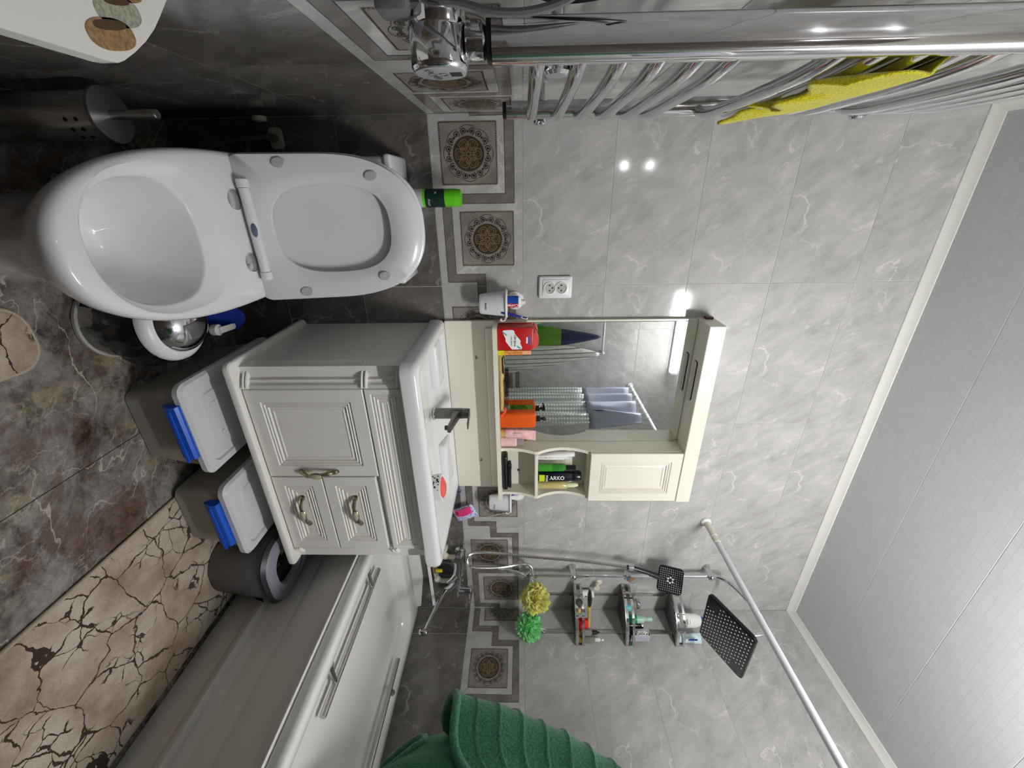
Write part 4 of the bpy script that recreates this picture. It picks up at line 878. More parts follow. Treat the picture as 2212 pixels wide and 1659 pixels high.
def toothbrush(name, label, base, topp, col, headcol, nrm):
    t = thing(name, label, 'toothbrush', base); b_, t_ = Vector(base), Vector(topp); dv = (t_-b_)
    obj('handle', MB().tube([b_, b_+dv*.25, b_+dv*.5, b_+dv*.75], [.0055,.006,.005,.0032], 10), col, t)
    obj('neck', MB().tube([b_+dv*.74, b_+dv*.88, t_], [.003,.0045,.0045], 10), M_PAPER, t)
    h = MB(); n_ = Vector(nrm)
    for k in range(3):
        for j in (-1, 1): c = b_+dv*(.84+.055*k); h.tube([c, c+n_*.012], .0028, 6)
    obj('bristles', h, headcol, t); return t
M_TBLUE = mat('deep_blue', '1a1f8a', .3); M_VIOLET = mat('violet', '5a2f9a', .3)
toothbrush('toothbrush', 'blue and white toothbrush leaning out of the left wall cup', (.622,-.085,1.07), (.650,-.075,1.165), M_TBLUE, M_TBLUE, (-.4,-.9,0))
toothbrush('toothbrush', 'violet and white toothbrush in the right wall cup', (1.495,-.06,1.07), (1.487,-.04,1.128), M_VIOLET, M_PAPER, (.3,-.9,0))
ss = thing('soap_packet', 'pink and lilac soap packet hanging by a thread from the right wall cup', 'packet', (1.61,-.04,.87))
pk = MB(); pk.grid(lambda u, v: ((u-.5)*.075, -.016*(math.sin(u*PI)*math.sin(v*PI))**.5, (v-.5)*.105), 16, 16); pk.grid(lambda u, v: ((u-.5)*.075, .010*(math.sin(u*PI)*math.sin(v*PI))**.5, (v-.5)*.105), 16, 16)
PM = Matrix.Translation((1.618,-.032,.868)) @ Matrix.Rotation(math.radians(-22),4,'Y'); pk.xf(PM)
def pack_mat():
    mt, nt, b = new_mat('packet_print'); tc = nt.nodes.new('ShaderNodeTexCoord'); vo = nt.nodes.new('ShaderNodeTexVoronoi'); vo.inputs['Scale'].default_value = 130; nt.links.new(tc.outputs['Object'], vo.inputs['Vector'])
    nt.links.new(ramp(nt, vo.outputs['Distance'], [(.3, '6a74c8'), (.5, 'cfd4ec')]), b.inputs['Base Color']); b.inputs['Roughness'].default_value = .25; return mt
obj('packet', pk, pack_mat(), ss, smooth=60)
rp = MB(); rp.grid(lambda u, v: ((.012+.016*0)+ (u-.5)*.050-.022, -.0182+.014*((u-.5)**2+(v-.5)**2)*2, (v-.5)*.080), 10, 10); rp.xf(PM); obj('pink_print', rp, mat('pink_print', 'd83a78', .3), ss, smooth=60)
rb = MB(); rb.grid(lambda u, v: (-.020+(u-.5)*.016, -.0150+.0*u, -.030+(v-.5)*.014), 4, 4); rb.xf(PM); obj('rose_print', rb, mat('rose_print', 'a8123a', .3), ss)
obj('thread', MB().tube([(1.640,-.034,.925),(1.63,-.05,.96),(1.588,-.064,1.066)], .0008, 5), M_PAPER, ss)
lp = thing('hanging_brush', 'blue plastic brush loop sticking up behind the right corner of the washbasin', 'brush', (1.485,-.02,.83))
obj('loop', MB().tube([(1.488+.011*math.cos(a), -.03, .836+.018*math.sin(a)) for a in [2*PI*i/20 for i in range(20)]], .0055, 10, closed=True), mat('dusty_blue', '47577f', .45), lp)
obj('grip', MB().tube([(1.488,-.03,.818),(1.49,-.03,.76)], .008, 10), bpy.data.materials['dusty_blue'], lp)
wr = tag(obj('white_rail', MB().box(1.4565, 2.095, -.168, -.152, .692, .702), M_WPLAS, smooth=None), 'thin white rail from the vanity side to the bath mixer', 'rail')
sd = thing('soap_dish', 'white soap dish holding a coral soap on the right of the washbasin', 'soap dish', (1.20,-.34,.80))
SDM = Matrix.Translation((1.205,-.345,.838)) @ Matrix.Scale(1.12,4) @ Matrix.Rotation(math.radians(30),4,'Z')
q = MB(); rr_ = lambda sx, sy, z: [(p[0], p[1], z) for p in rrect(-sx, sx, -sy, sy, min(sx, sy)*.98, 8)]
q.loft([rr_(.045,.032,-.026),rr_(.050,.036,-.02),rr_(.055,.040,.012),rr_(.052,.037,.013),rr_(.044,.029,.004)]); q.xf(SDM); obj('dish', q, M_WPLAS, sd, smooth=50)
q = MB(); q.loft([rr_(.036,.022,.004),rr_(.043,.028,.010),rr_(.043,.028,.013),rr_(.034,.020,.018)]); q.xf(SDM); tag(obj('soap_bar', q, mat('coral_soap', 'e8605a', .4), smooth=60), 'coral soap bar lying in the white soap dish', 'soap')
dm = MB(); random.seed(3)
for k in range(26):
    a = random.uniform(2.2, 3.9); hz = random.uniform(-.016, .008); s_ = random.uniform(.0016,.004); e = .0545-.012*(.012-hz)/.04*.4
    dm.add_rings((e*math.cos(a)*1.005, .0395*math.sin(a)*1.02, hz), 1, 6, 4, (s_*.5, s_, s_))
dm.xf(SDM); obj('dark_flower_print', dm, M_BLACK, sd)

# things on the mirror shelf (z 1.053)
ZS = 1.0535
dx = thing('toiletry_box', 'red boxed toiletry with white label standing at the left end of the mirror shelf', 'box', (.722,-.06,ZS))
obj('carton', MB().rbox(.679, .764, -.098, -.045, ZS, 1.185, .003), mat('red_carton', 'b5161a', .3), dx)
fr = MB().prism([(.70,1.185),(.758,1.185),(.758,1.192),(.752,1.201),(.738,1.206),(.722,1.206),(.708,1.201),(.70,1.192)], -.097, -.046, 'Y'); obj('tab', fr, mat('coral_tab', 'd9534c', .35), dx)
obj('label', MB().prism([(.691,1.072),(.6865,1.078),(.6855,1.110),(.690,1.116),(.700,1.118),(.727,1.139),(.738,1.138),(.755,1.145),(.761,1.142),(.762,1.108),(.757,1.103),(.730,1.0835),(.718,1.083)], -.0987, -.0978, 'Y'), M_PAPER, dx)
for x0, x1, za, zb_ in ((.690,.706,1.0735,1.088),(.745,.758,1.125,1.139)): obj('label_stripe', MB().prism([(x0,za),(x0+.006,za),(x1+.003,zb_),(x1-.003,zb_)], -.099, -.0986, 'Y'), mat('teal_stripe', '35a79c', .4) if x0 < .7 else bpy.data.materials['teal_stripe'], dx)
obj('label_flash', MB().box(.708,.744,-.0987,-.0979,1.169,1.1745), mat('blue_flash', '3a55b0', .4), dx, smooth=None); obj('small_print', MB().box(.714,.738,-.0987,-.0979,1.160,1.1655), M_PAPER, dx, smooth=None)
for body_, s_, x, z, mtl, sh_ in (('Old Spice', .0115, .726, 1.1185, M_DARKPR, .25), ('PURE SPORT', .0072, .728, 1.105, mat('teal_print', '2b9a94', .4), 0)):
    t = text_mb(body_, s_, 0, True, sh_); t.xf(frame((x,-.0992,z), (1,0,0), (0,0,1))); obj('lettering', t, mtl, dx, smooth=None)
ob = thing('slim_box', 'slim yellow and peach carton beside the red toiletry box', 'box', (.776,-.06,ZS))
obj('carton', MB().rbox(.767, .786, -.095, -.055, ZS, 1.145, .0015, 1), mat('yellow_orange', 'd98a4a', .35, noise=(90,.5)), ob)
obj('yellow_end', MB().box(.7665, .7865, -.0955, -.0545, ZS, 1.078), mat('bright_yellow', 'd8cc20', .35), ob, smooth=None); obj('peach_top', MB().rbox(.769, .785, -.093, -.057, 1.145, 1.178, .001, 1), mat('peach', 'f0b088', .4), ob)
M_WOOD = mat('light_wood', 'c4a866', .4, noise=(40,.15))
hb = thing('hairbrush', 'wooden hairbrush with dark bristles lying on the mirror shelf', 'hairbrush', (.90,-.07,ZS))
HB = [(.795,.007),(.82,.009),(.85,.008),(.88,.010),(.90,.018),(.94,.022),(.99,.022),(1.02,.018),(1.035,.010)]
obj('paddle', MB().loft([[(x, -.075+w_*math.cos(2*PI*i/14), ZS+.009+min(.0085,w_)*math.sin(2*PI*i/14)) for i in range(14)] for x, w_ in HB]), M_WOOD, hb, smooth=60)
br_ = MB()
for i in range(17):
    for j in range(5): x = .895+i*.0078; yy = -.075+(j-2)*.0075; br_.box(x-.0006, x+.0006, yy-.0006, yy+.0006, ZS+.016, ZS+.034)
obj('bristles', br_, M_BLACK, hb, smooth=None)['kind'] = 'stuff'
obj('black_pad', MB().rbox(.80, .868, -.09, -.06, ZS+.017, ZS+.021, .002), M_BLACK, hb)
ht = tag(obj('hair_tie', MB().tube([(1.035+.020*math.cos(a)+.003*math.sin(3*a), -.085+.012*math.sin(a), ZS+.014+.010*math.sin(2*a)) for a in [2*PI*i/40 for i in range(40)]], .0035, 8, closed=True), mat('neon_orange', 'f0562a', .5), smooth=60), 'orange hair tie at the bristle end of the hairbrush', 'hair tie')
pb = thing('pump_bottle', 'orange soap bottle with black pump standing before the mirror', 'bottle', (1.078,-.07,ZS))
bt = lambda s_, z, sy=1: [(1.078+p[0]*s_, -.066+p[1]*s_*sy, z) for p in rrect(-.036,.036,-.022,.022,.012,4)]
obj('bottle', MB().loft([bt(.96,ZS),bt(1,ZS+.004),bt(1,1.190),bt(.92,1.197),bt(.35,1.202)]), M_ORANGE, pb)
obj('label', MB().box(1.048,1.108,-.0436,-.0432,1.064,1.188), mat('green_label', '6fa845', .4, noise=(70,.5)), pb, smooth=None)
obj('white_code', MB().box(1.05,1.078,-.0432,-.0429,1.068,1.092), M_PAPER, pb, smooth=None)
pm = obj('pump', MB().lathe([(.012,1.200),(.0125,1.203),(.0125,1.217),(.009,1.219),(.006,1.22),(.006,1.236)], (1.078,-.066,0), 20), M_BLACK, pb); obj('nozzle', MB().tube([(1.088,-.06,1.236),(1.078,-.066,1.238),(1.066,-.078,1.237),(1.062,-.084,1.233)], [.006,.0065,.0045,.004], 10), M_BLACK, pm)
pt = thing('cream_tube', 'pink floral cream tube leaning between the orange bottle and the column', 'tube', (1.14,-.075,ZS))
tz = lambda w_, d_, z: [(1.138+w_*math.cos(2*PI*i/20)+(z-ZS)*.10, -.078+d_*math.sin(2*PI*i/20), z) for i in range(20)]
obj('cap', MB().loft([tz(.016,.015,ZS),tz(.017,.016,ZS+.022)]), M_WOOD, pt, smooth=40); obj('tube', MB().loft([tz(.018,.016,ZS+.022),tz(.021,.013,ZS+.07),tz(.024,.003,1.192),tz(.024,.0012,1.200)]), mat('pink_floral', 'e7b9be', .3, noise=(45,.2)), pt, smooth=60)
obj('frame_print', MB().tube([(1.138+(z-ZS)*.1+x, -.0925+(z-1.10)*.12, z) for x, z in ((-.012,1.108),(.012,1.108),(.012,1.140),(-.012,1.140))], .0006, 4, closed=True), M_DARKPR, pt)
pk2 = thing('lotion_bottle', 'pale pink lotion bottle with clear cap beside the open cubby', 'bottle', (1.182,-.07,ZS))
obj('bottle', MB().lathe([(.0225,ZS),(.024,ZS+.004),(.024,1.117),(.021,1.120)], (1.182,-.072,0), 26), mat('pale_pink', 'f0c6c6', .25), pk2); obj('cap', MB().lathe([(.019,1.120),(.0205,1.123),(.020,1.147),(.016,1.150)], (1.182,-.072,0), 24), mat('clear_cap', 'd8d0d0', .12, trans=.6), pk2)
obj('gold_clip', MB().rbox(1.176, 1.194, -.06, -.045, 1.151, 1.166, .003), mat('gold', (.8,.6,.25), .25, 1), pk2)
hc = thing('hair_clipper', 'black hair clipper lying in the lower open cubby', 'clipper', (1.345,-.06,ZS))
obj('case', MB().rbox(1.255, 1.435, -.088, -.035, ZS, ZS+.026, .010, 3), M_BLACK, hc, smooth=60); obj('grip', MB().rbox(1.295, 1.425, -.086, -.05, ZS+.0262, ZS+.041, .006, 3), mat('black_gloss', '1c1c1e', .15), hc, smooth=60); obj('button', MB().rbox(1.30, 1.318, -.088, -.07, ZS+.0412, ZS+.0435, .001), M_STEEL, hc)
ZB = 1.2105
wt = thing('white_tube', 'white cream tube with orange flower print standing at the cubby left side', 'tube', (1.252,-.075,ZB))
wz = lambda w_, d_, z: [(1.252+d_*math.cos(2*PI*i/20), -.068+w_*math.sin(2*PI*i/20), z) for i in range(20)]
obj('cap', MB().loft([wz(.016,.012,1.335),wz(.015,.011,1.365),wz(.013,.010,1.367)]), M_WPLAS, wt); obj('tube', MB().loft([wz(.024,.002,ZB),wz(.024,.004,ZB+.006),wz(.022,.011,1.27),wz(.019,.014,1.335)]), M_PAPER, wt, smooth=60)
for k in range(5): obj('flower_print', MB().add_rings((1.262-.0015*k,-.084+.002*k,1.245+.018*k), 1, 8, 6, (.0028,.0022,.005)), mat('orange_print', 'd87a2a', .4) if k == 0 else bpy.data.materials['orange_print'], wt)
w3 = thing('white_tube', 'second white tube with dark lettering behind the green bottle', 'tube', (1.285,-.045,ZB)); wz2 = lambda w_, d_, z: [(1.285+d_*math.cos(2*PI*i/16), -.045+w_*math.sin(2*PI*i/16), z) for i in range(16)]
obj('tube', MB().loft([wz2(.018,.002,ZB),wz2(.017,.010,1.26),wz2(.015,.012,1.325)]), M_PAPER, w3, smooth=60); obj('cap', MB().loft([wz2(.012,.010,1.325),wz2(.011,.009,1.345)]), M_WPLAS, w3)
M_GBOT = mat('green_glass', '3f9a3a', .1, trans=.45)
gg = thing('spray_bottle', 'green spray bottle with black top in the upper open cubby', 'bottle', (1.315,-.08,ZB))
obj('bottle', MB().lathe([(.016,ZB),(.0175,ZB+.003),(.0175,1.318),(.014,1.328),(.009,1.332)], (1.313,-.082,0), 24), M_GBOT, gg); obj('liquid_band', MB().lathe([(.0178,ZB+.003),(.0178,1.272)], (1.313,-.082,0), 24, cap=False), mat('green_liquid', '3f8f2c', .2), gg); obj('top', MB().lathe([(.0095,1.332),(.0105,1.334),(.0105,1.372),(.009,1.374)], (1.313,-.082,0), 20), M_BLACK, gg)
ar = thing('shaving_foam', 'black shaving foam can with white lettering in the upper open cubby', 'can', (1.362,-.08,ZB))
obj('can', MB().lathe([(.024,ZB),(.0255,ZB+.003),(.0255,1.345),(.0235,1.354),(.0235,1.36)], (1.360,-.078,0), 30), mat('navy_black_can', '0e1120', .25), ar); obj('cap', MB().lathe([(.0235,1.360),(.0245,1.363),(.0235,1.392),(.018,1.400)], (1.360,-.078,0), 28), mat('black_cap', '101114', .25), ar)
def wrapmesh(a0, a1, z0, z1, c, r, n=8): return MB().grid(lambda u, v: (c[0]+r*math.sin(a0+(a1-a0)*u), c[1]-r*math.cos(a0+(a1-a0)*u), z0+(z1-z0)*v), n, 1)
obj('yellow_label', wrapmesh(-.75,.75,1.216,1.240,(1.360,-.078),.0259), mat('lime_yellow', 'c4d820', .4), ar, smooth=60)
t = text_mb('FOAM', .013, 0, True); t.xf(frame((1.360,-.078,1.2485), (1,0,0), (0,0,1))); obj('lettering', wrap(t, (1.360,-.078), .0259), M_PAPER, ar, smooth=None)
t = text_mb('ARKO', .0235, 0, True); t.xf(frame((1.3555,-.078,1.293), (0,0,1), (-1,0,0))); obj('lettering', wrap(t, (1.360,-.078), .0259), M_PAPER, ar, smooth=None)
yb = thing('oil_bottle', 'pale yellow bottle with cream cap beside the black shaving foam can', 'bottle', (1.41,-.07,ZB))
obj('bottle', MB().lathe([(.017,ZB),(.0185,ZB+.003),(.0185,1.335),(.012,1.345)], (1.412,-.076,0), 24), mat('yellow_oil', 'd8d08a', .12, trans=.3), yb); obj('cap', MB().lathe([(.0115,1.345),(.0115,1.372),(.008,1.385),(.006,1.39)], (1.412,-.076,0), 20), mat('cream_cap', 'd5dcae', .4), yb)

# ------------------------------------------------------------------ shower
sc2 = thing('shower_column', 'chrome shower column with square black overhead shower above the bathtub', 'shower', (2.013,-.05,1.25))
obj('bar', MB().tube([(2.013,-.052,1.215),(2.013,-.052,2.105)], .0105, 16), M_CHROME, sc2)
obj('arm', MB().tube(spline([(2.013,-.052,2.105),(2.012,-.062,2.135),(2.005,-.10,2.172),(1.99,-.18,2.195),(1.975,-.28,2.21),(1.968,-.35,2.205),(1.966,-.385,2.17),(1.968,-.392,2.07)], 6), .0095, 14), M_CHROME, sc2, smooth=60)
for z in (1.40, 2.095):
    obj('bracket', MB().lathe([(.020,-.0005),(.020,-.004),(.0165,-.008),(.0165,-.052),(.0175,-.058),(.0165,-.072),(.011,-.079),(.0001,-.081)], (2.008,0,z), 24, 'Y'), M_CHROME, sc2, smooth=50)
obj('bracket_collar', MB().lathe([(.0145,1.418),(.0145,1.45)], (2.013,-.052,0), 20), M_CHROME, sc2)
hd2 = [Vector(p) for p in ((1.803,-.331,1.947),(1.785,-.503,2.033),(2.139,-.458,2.067),(2.157,-.287,1.981))]
ctr = sum(hd2, Vector((0,0,0)))/4; ex = ((hd2[2]+hd2[3])-(hd2[0]+hd2[1])).normalized(); ez = -ex.cross((hd2[1]+hd2[2])-(hd2[0]+hd2[3])).normalized()
ey = ez.cross(ex); HM = Matrix((ex, ey, ez)).transposed().to_4x4(); HM.translation = ctr
HX, HY = .165, .112
q = MB(); hr = lambda s_, z: [(p[0], p[1], z) for p in rrect(-HX*s_, HX*s_, -HY*s_, HY*s_, .02, 5)]
q.loft([hr(.975,0),hr(1,.003),hr(1,.014),hr(.97,.018)]); q.xf(HM); hh = obj('rain_head', q, mat('black_satin', '0d0d0e', .3), sc2, smooth=40)
nz = MB()
for i in range(24):
    for j in range(16):
        if (i < 5 and j > 11-0) or (i > 18 and j < 4): continue
        if (i+j) % 2: continue
        k0 = len(nz.v); nz.lathe([(.0032,.0003),(.0026,-.0012),(.0001,-.0016)], (-HX*.9+HX*1.8*i/23, -HY*.88+HY*1.76*j/15, 0), 6, cap=False)
nz.xf(HM); obj('nozzles', nz, mat('nozzle_white', 'dcdcdc', .5), hh, smooth=None)['kind'] = 'stuff'
q = MB().lathe([(.022,.018),(.022,.03),(.013,.034),(.013,.05)], (0,0,0), 20); q.xf(HM); obj('swivel', q, M_CHROME, hh)
sl = obj('slider', MB().tube([(1.99,-.09,1.675),(2.013,-.052,1.675),(2.03,-.02,1.675)], .0135, 16), M_CHROME, sc2); obj('slider_clamp', MB().lathe([(.0155,1.655),(.0155,1.695)], (2.013,-.052,0), 18), M_CHROME, sc2)
hs = thing('hand_shower', 'black square hand shower held on the slider of the shower column', 'shower head', (1.95,-.1,1.8))
HSM = Matrix.Translation((1.957,-.125,1.862)) @ Matrix.Rotation(math.radians(-34),4,'Z') @ Matrix.Rotation(math.radians(14),4,'X') @ Matrix.Rotation(math.radians(10),4,'Y')
q = MB(); hq = lambda s_, y: [(p[0]*s_, y, p[1]*s_) for p in rrect(-.062,.062,-.058,.058,.018,5)]
q.loft([hq(.96,0),hq(1,.003),hq(1,.012),hq(.93,.018)]); q.xf(HSM); hh2 = obj('head', q, bpy.data.materials['black_satin'], hs, smooth=40)
nz = MB()
for i in range(11):
    for j in range(11):
        if math.hypot(i-5, j-5) < 2.2: continue
        nz.lathe([(.0021,.0003),(.0018,-.001),(.0001,-.0012)], (-.05+.01*i, 0, -.048+.0096*j), 6, 'Y', cap=False)
nz.xf(HSM); obj('nozzles', nz, bpy.data.materials['nozzle_white'], hh2, smooth=None)['kind'] = 'stuff'
nz = MB()
for k in range(6): nz.lathe([(.005,.0003),(.0045,-.001),(.0001,-.0014)], (.0125*math.cos(k*PI/3), 0, .0125*math.sin(k*PI/3)), 10, 'Y', cap=False)
nz.xf(HSM); obj('center_nozzles', nz, bpy.data.materials['nozzle_white'], hh2, smooth=None)
e = HSM @ Vector((0,.008,-.055)); obj('handle', MB().tube([(1.906,-.092,1.655),(1.915,-.095,1.70),(1.935,-.10,1.76),tuple(e)], [.0105,.0115,.0115,.014], 14), mat('dark_handle', '232322', .3), hs)
obj('holder', MB().tube([(1.906,-.092,1.66),(1.907,-.092,1.685)], .0165, 16), M_CHROME, hs)
def hose_mat():
    mt, nt, b = new_mat('ribbed_hose'); b.inputs['Metallic'].default_value = 1; b.inputs['Roughness'].default_value = .2; b.inputs['Base Color'].default_value = (.62,.61,.6,1); return mt
M_HOSE = hose_mat()
hp = spline([(1.906,-.092,1.655),(1.885,-.085,1.50),(1.87,-.08,1.35),(1.86,-.075,1.2),(1.84,-.075,1.05),(1.825,-.08,.94),(1.832,-.085,.885),(1.868,-.09,.868),(1.91,-.09,.885),(1.925,-.085,.95),(1.925,-.08,1.04),(1.918,-.07,1.12),(1.925,-.062,1.165),(1.955,-.055,1.185),(1.985,-.052,1.188)], 28)
hs_r = [.0078 if i % 2 else .0066 for i in range(len(hp))]
hz_ = thing('shower_hose', 'ribbed metal shower hose looping from the hand shower down to the mixer', 'hose', (1.88,-.08,1.2)); obj('hose', MB().tube(hp, hs_r, 8), M_HOSE, hz_, smooth=20)
obj('feed_pipe', MB().tube(spline([(1.945,-.07,.895),(1.95,-.065,1.0),(1.985,-.055,1.10),(2.013,-.052,1.155)], 8), .0075, 10), M_CHROME, hz_)
dv = obj('diverter', MB().lathe([(.013,1.155),(.016,1.16),(.016,1.178),(.012,1.182),(.012,1.196),(.015,1.2),(.015,1.216)], (2.013,-.052,0), 20), M_CHROME, sc2); obj('diverter_knob', MB().lathe([(.009,0),(.009,-.02),(.014,-.024),(.014,-.036)], (2.025,-.06,1.186), 18, 'Y'), M_CHROME, sc2); obj('diverter_inlet', MB().tube([(2.013,-.052,1.188),(1.982,-.052,1.188)], .0095, 12), M_CHROME, sc2)
mx = thing('bath_mixer', 'chrome bath mixer with long swivel spout above the bathtub end', 'faucet', (2.01,-.07,.8))
obj('body', MB().tube([(1.885,-.075,.822),(1.93,-.075,.818),(1.98,-.075,.81),(2.03,-.075,.803),(2.09,-.075,.798),(2.13,-.075,.795)], [.024,.021,.022,.024,.021,.02], 18), M_CHROME, mx, smooth=60)
for x, z in ((1.895,.822),(2.105,.798)): obj('union_nut', MB().lathe([(.029,-.002),(.029,-.008),(.018,-.012),(.021,-.03),(.021,-.055)], (x,0,z), 20, 'Y'), M_CHROME, mx)
obj('cartridge', MB().lathe([(.021,.812),(.022,.82),(.022,.872),(.019,.876)], (2.09,-.08,0), 24), M_CHROME, mx); lv2 = MB().rbox(-.014,.014,-.085,.02,-.003,.003,.002); lv2.xf(Matrix.Translation((2.092,-.08,.881)) @ Matrix.Rotation(.08,4,'X')); obj('lever', lv2, M_CHROME, mx)
obj('outlet', MB().tube([(1.975,-.075,.81),(1.99,-.10,.79),(2.0,-.115,.765)], [.018,.014,.010], 14), M_CHROME, mx)
obj('spout_joint', MB().tube([(2.03,-.08,.80),(2.05,-.10,.775),(2.06,-.11,.748)], [.02,.015,.014], 14), M_CHROME, mx)
obj('spout', MB().tube(spline([(2.06,-.11,.752),(2.04,-.135,.748),(2.0,-.23,.737),(1.955,-.34,.728),(1.925,-.415,.724)], 6), .0095, 14), M_CHROME, mx, smooth=60); obj('spout_tip', MB().lathe([(.012,.700),(.0125,.704),(.0125,.728),(.009,.733)], (1.922,-.42,0), 18), M_CHROME, mx)
pp_ = thing('water_pipes', 'white plastic water pipes with yellow valve on the wall behind the bath mixer', 'pipes', (1.95,-.03,.75))
obj('pipe', MB().tube([(1.84,-.03,.60),(1.842,-.03,.735),(1.905,-.03,.745)], .0125, 14), M_PVC, pp_, smooth=50) if False else obj('pipe', MB().tube([(1.70,-.03,.742),(1.88,-.03,.742),(1.905,-.03,.748),(1.912,-.03,.77),(1.912,-.03,.822)], .0125, 14), M_PVC, pp_, smooth=50)
obj('pipe', MB().tube([(1.70,-.03,.688),(2.05,-.03,.688),(2.075,-.03,.694),(2.085,-.03,.715),(2.09,-.03,.790)], .0125, 14), M_PVC, pp_, smooth=50)
for x, z in ((1.905,.748),(2.075,.692)): obj('elbow', MB().add_rings((x,-.03,z), .018, 16, 10, (1,1,1)), M_PVC, pp_, smooth=60)
obj('clip', MB().rbox(1.848, 1.866, -.04, -.008, .725, .762, .003), M_PVC, pp_); obj('wall_ring', MB().lathe([(.055,-.001),(.055,-.012),(.045,-.016),(.045,-.001)], (2.02,0,.735), 36, 'Y', cap=False), M_DGRAY, pp_, smooth=40)
vv = obj('valve', MB().lathe([(.016,-.02),(.016,.02)], (1.995,-.03,.688), 16, 'X'), M_BRONZE, pp_); obj('yellow_lever', MB().rbox(1.985, 2.003, -.052, -.04, .692, .728, .004), M_YELLOW, pp_)

# corner shelf with three baskets
CX, CY = W-.001, -.001
cs = thing('corner_shelf', 'steel three tier corner shelf in the shower corner', 'shelf', (2.26,-.08,1.4))
obj('upright', MB().box(2.208, 2.224, -.008, -.0005, 1.16, 1.99), M_STEEL, cs, smooth=None); obj('upright', MB().box(W-.008, W-.0005, -.143, -.127, 1.12, 1.98), M_STEEL, cs, smooth=None)
def arcp(r, n=20, z=0): return [(CX-r*math.cos(PI/2*i/n)**.8*1.0 if False else CX-r*math.sin(PI/2*i/n), CY-r*math.cos(PI/2*i/n), z) for i in range(n+1)]
SHZ = (1.410, 1.665, 1.920)
for z in SHZ:
    R = .205
    fl = [(CX,CY)]+[(p[0],p[1]) for p in arcp(R)]; bk_ = obj('basket', MB().prism(fl, z, z+.003), M_STEEL, cs, smooth=None)
    for h0, h1 in ((.004,.016),(.034,.046)):
        A = [(p[0],p[1]) for p in arcp(R)]; B = [(p[0],p[1]) for p in arcp(R-.002)][::-1]; obj('band', MB().prism(A+B, z+h0, z+h1), M_CHROME, bk_, smooth=40)
    for (a0, a1, b0, b1) in ((CX-.006,CX,CY-.205,CY-.15),(CX-.205,CX-.15,CY-.006,CY)): obj('end_plate', MB().box(a0, a1, b0, b1, z, z+.047), M_STEEL, bk_, smooth=None)
    sl_ = MB()
    for k in range(7): xx = CX-.02-.024*k; ln_ = math.sqrt(max(0, (R-.015)**2-(CX-xx)**2)); sl_.box(xx-.005, xx+.005, CY-ln_, CY-.02, z-.0006, z+.0001)
    obj('slots', sl_, M_BLACK, bk_, smooth=None)
for x, y in ((2.216,-.012),(CX-.012,-.135)): obj('hook', MB().tube(spline([(x,y,1.25),(x-.006,y-.012,1.235),(x-.008,y-.02,1.245),(x-.008,y-.022,1.26)], 4), .003, 8), M_CHROME, cs)
def z1(k): return SHZ[k]+.0032
# tier one (lowest)
a1 = thing('tube_4in1', 'white tube with black 4 in 1 lettering on the lowest corner basket', 'bottle', (2.165,-.05,z1(0)))
obj('bottle', MB().lathe([(.018,z1(0)),(.020,z1(0)+.003),(.020,1.485)], (2.168,-.040,0), 24), M_PAPER, a1); obj('cap', MB().lathe([(.0195,1.485),(.0195,1.515),(.018,1.517)], (2.168,-.040,0), 24), M_WPLAS, a1)
for q, s_, zz in (('4', .026, 1.472), ('in 1', .014, 1.454)): t = text_mb(q, s_, 0, True); t.xf(frame((2.166 if q != '4' else 2.163,-.04,zz), (1,0,0), (0,0,1))); obj('lettering', wrap(t, (2.168,-.04), .0202), M_BLACK, a1, smooth=None)
tag(obj('pumice_ball', MB().add_rings((2.168,-.093,z1(0)+.020), .021, 18, 12, (1,1,.95)), mat('dark_pumice', '4a4a48', .8, noise=(120,.4)), smooth=60), 'dark gray round stone at the left end of the lowest basket', 'stone')
wbk = thing('back_brush', 'wooden back brush with dark oval head lying across the lowest basket', 'brush', (2.2,-.13,1.47))
obj('head', MB().add_rings((2.085,-.13,1.478), 1, 24, 12, (.055,.03,.010)), mat('dark_brush', '1d2219', .4), wbk, smooth=60); obj('handle', MB().tube([(2.13,-.135,1.478),(2.20,-.148,1.480),(2.27,-.15,1.482)], [.009,.0075,.008], 10), M_WOOD, wbk)
for k, (x, y) in enumerate(((2.195,-.115),(2.20,-.09))): 
    wm = thing('wood_massager', ('front wooden ball massager on the lowest basket', 'rear wooden ball massager against the corner on the lowest basket')[k], 'massager', (x,y,z1(0)))
    obj('body', MB().add_rings((x,y,z1(0)+.019), .018, 16, 10, (1,1,1)), M_WOOD, wm, smooth=60); obj('knob', MB().add_rings((x+.004,y,z1(0)+.040), .012, 14, 8, (1,1,1)), M_WOOD, wm, smooth=60)
tag(obj('bath_sponge', MB().lathe([(.030,-.014),(.038,-.008),(.038,.008),(.030,.014)], (2.262,-.142,z1(0)+.038), 30, 'Y'), mat('red_sponge', 'e01f14', .8), smooth=50), 'red round sponge standing in the lowest basket', 'sponge')
M_CLEAR = mat('clear_bottle', 'cfd2c4', .1, trans=.7, ior=1.2); M_AMBER = mat('amber_liquid', '8a7434', .15, trans=.2)
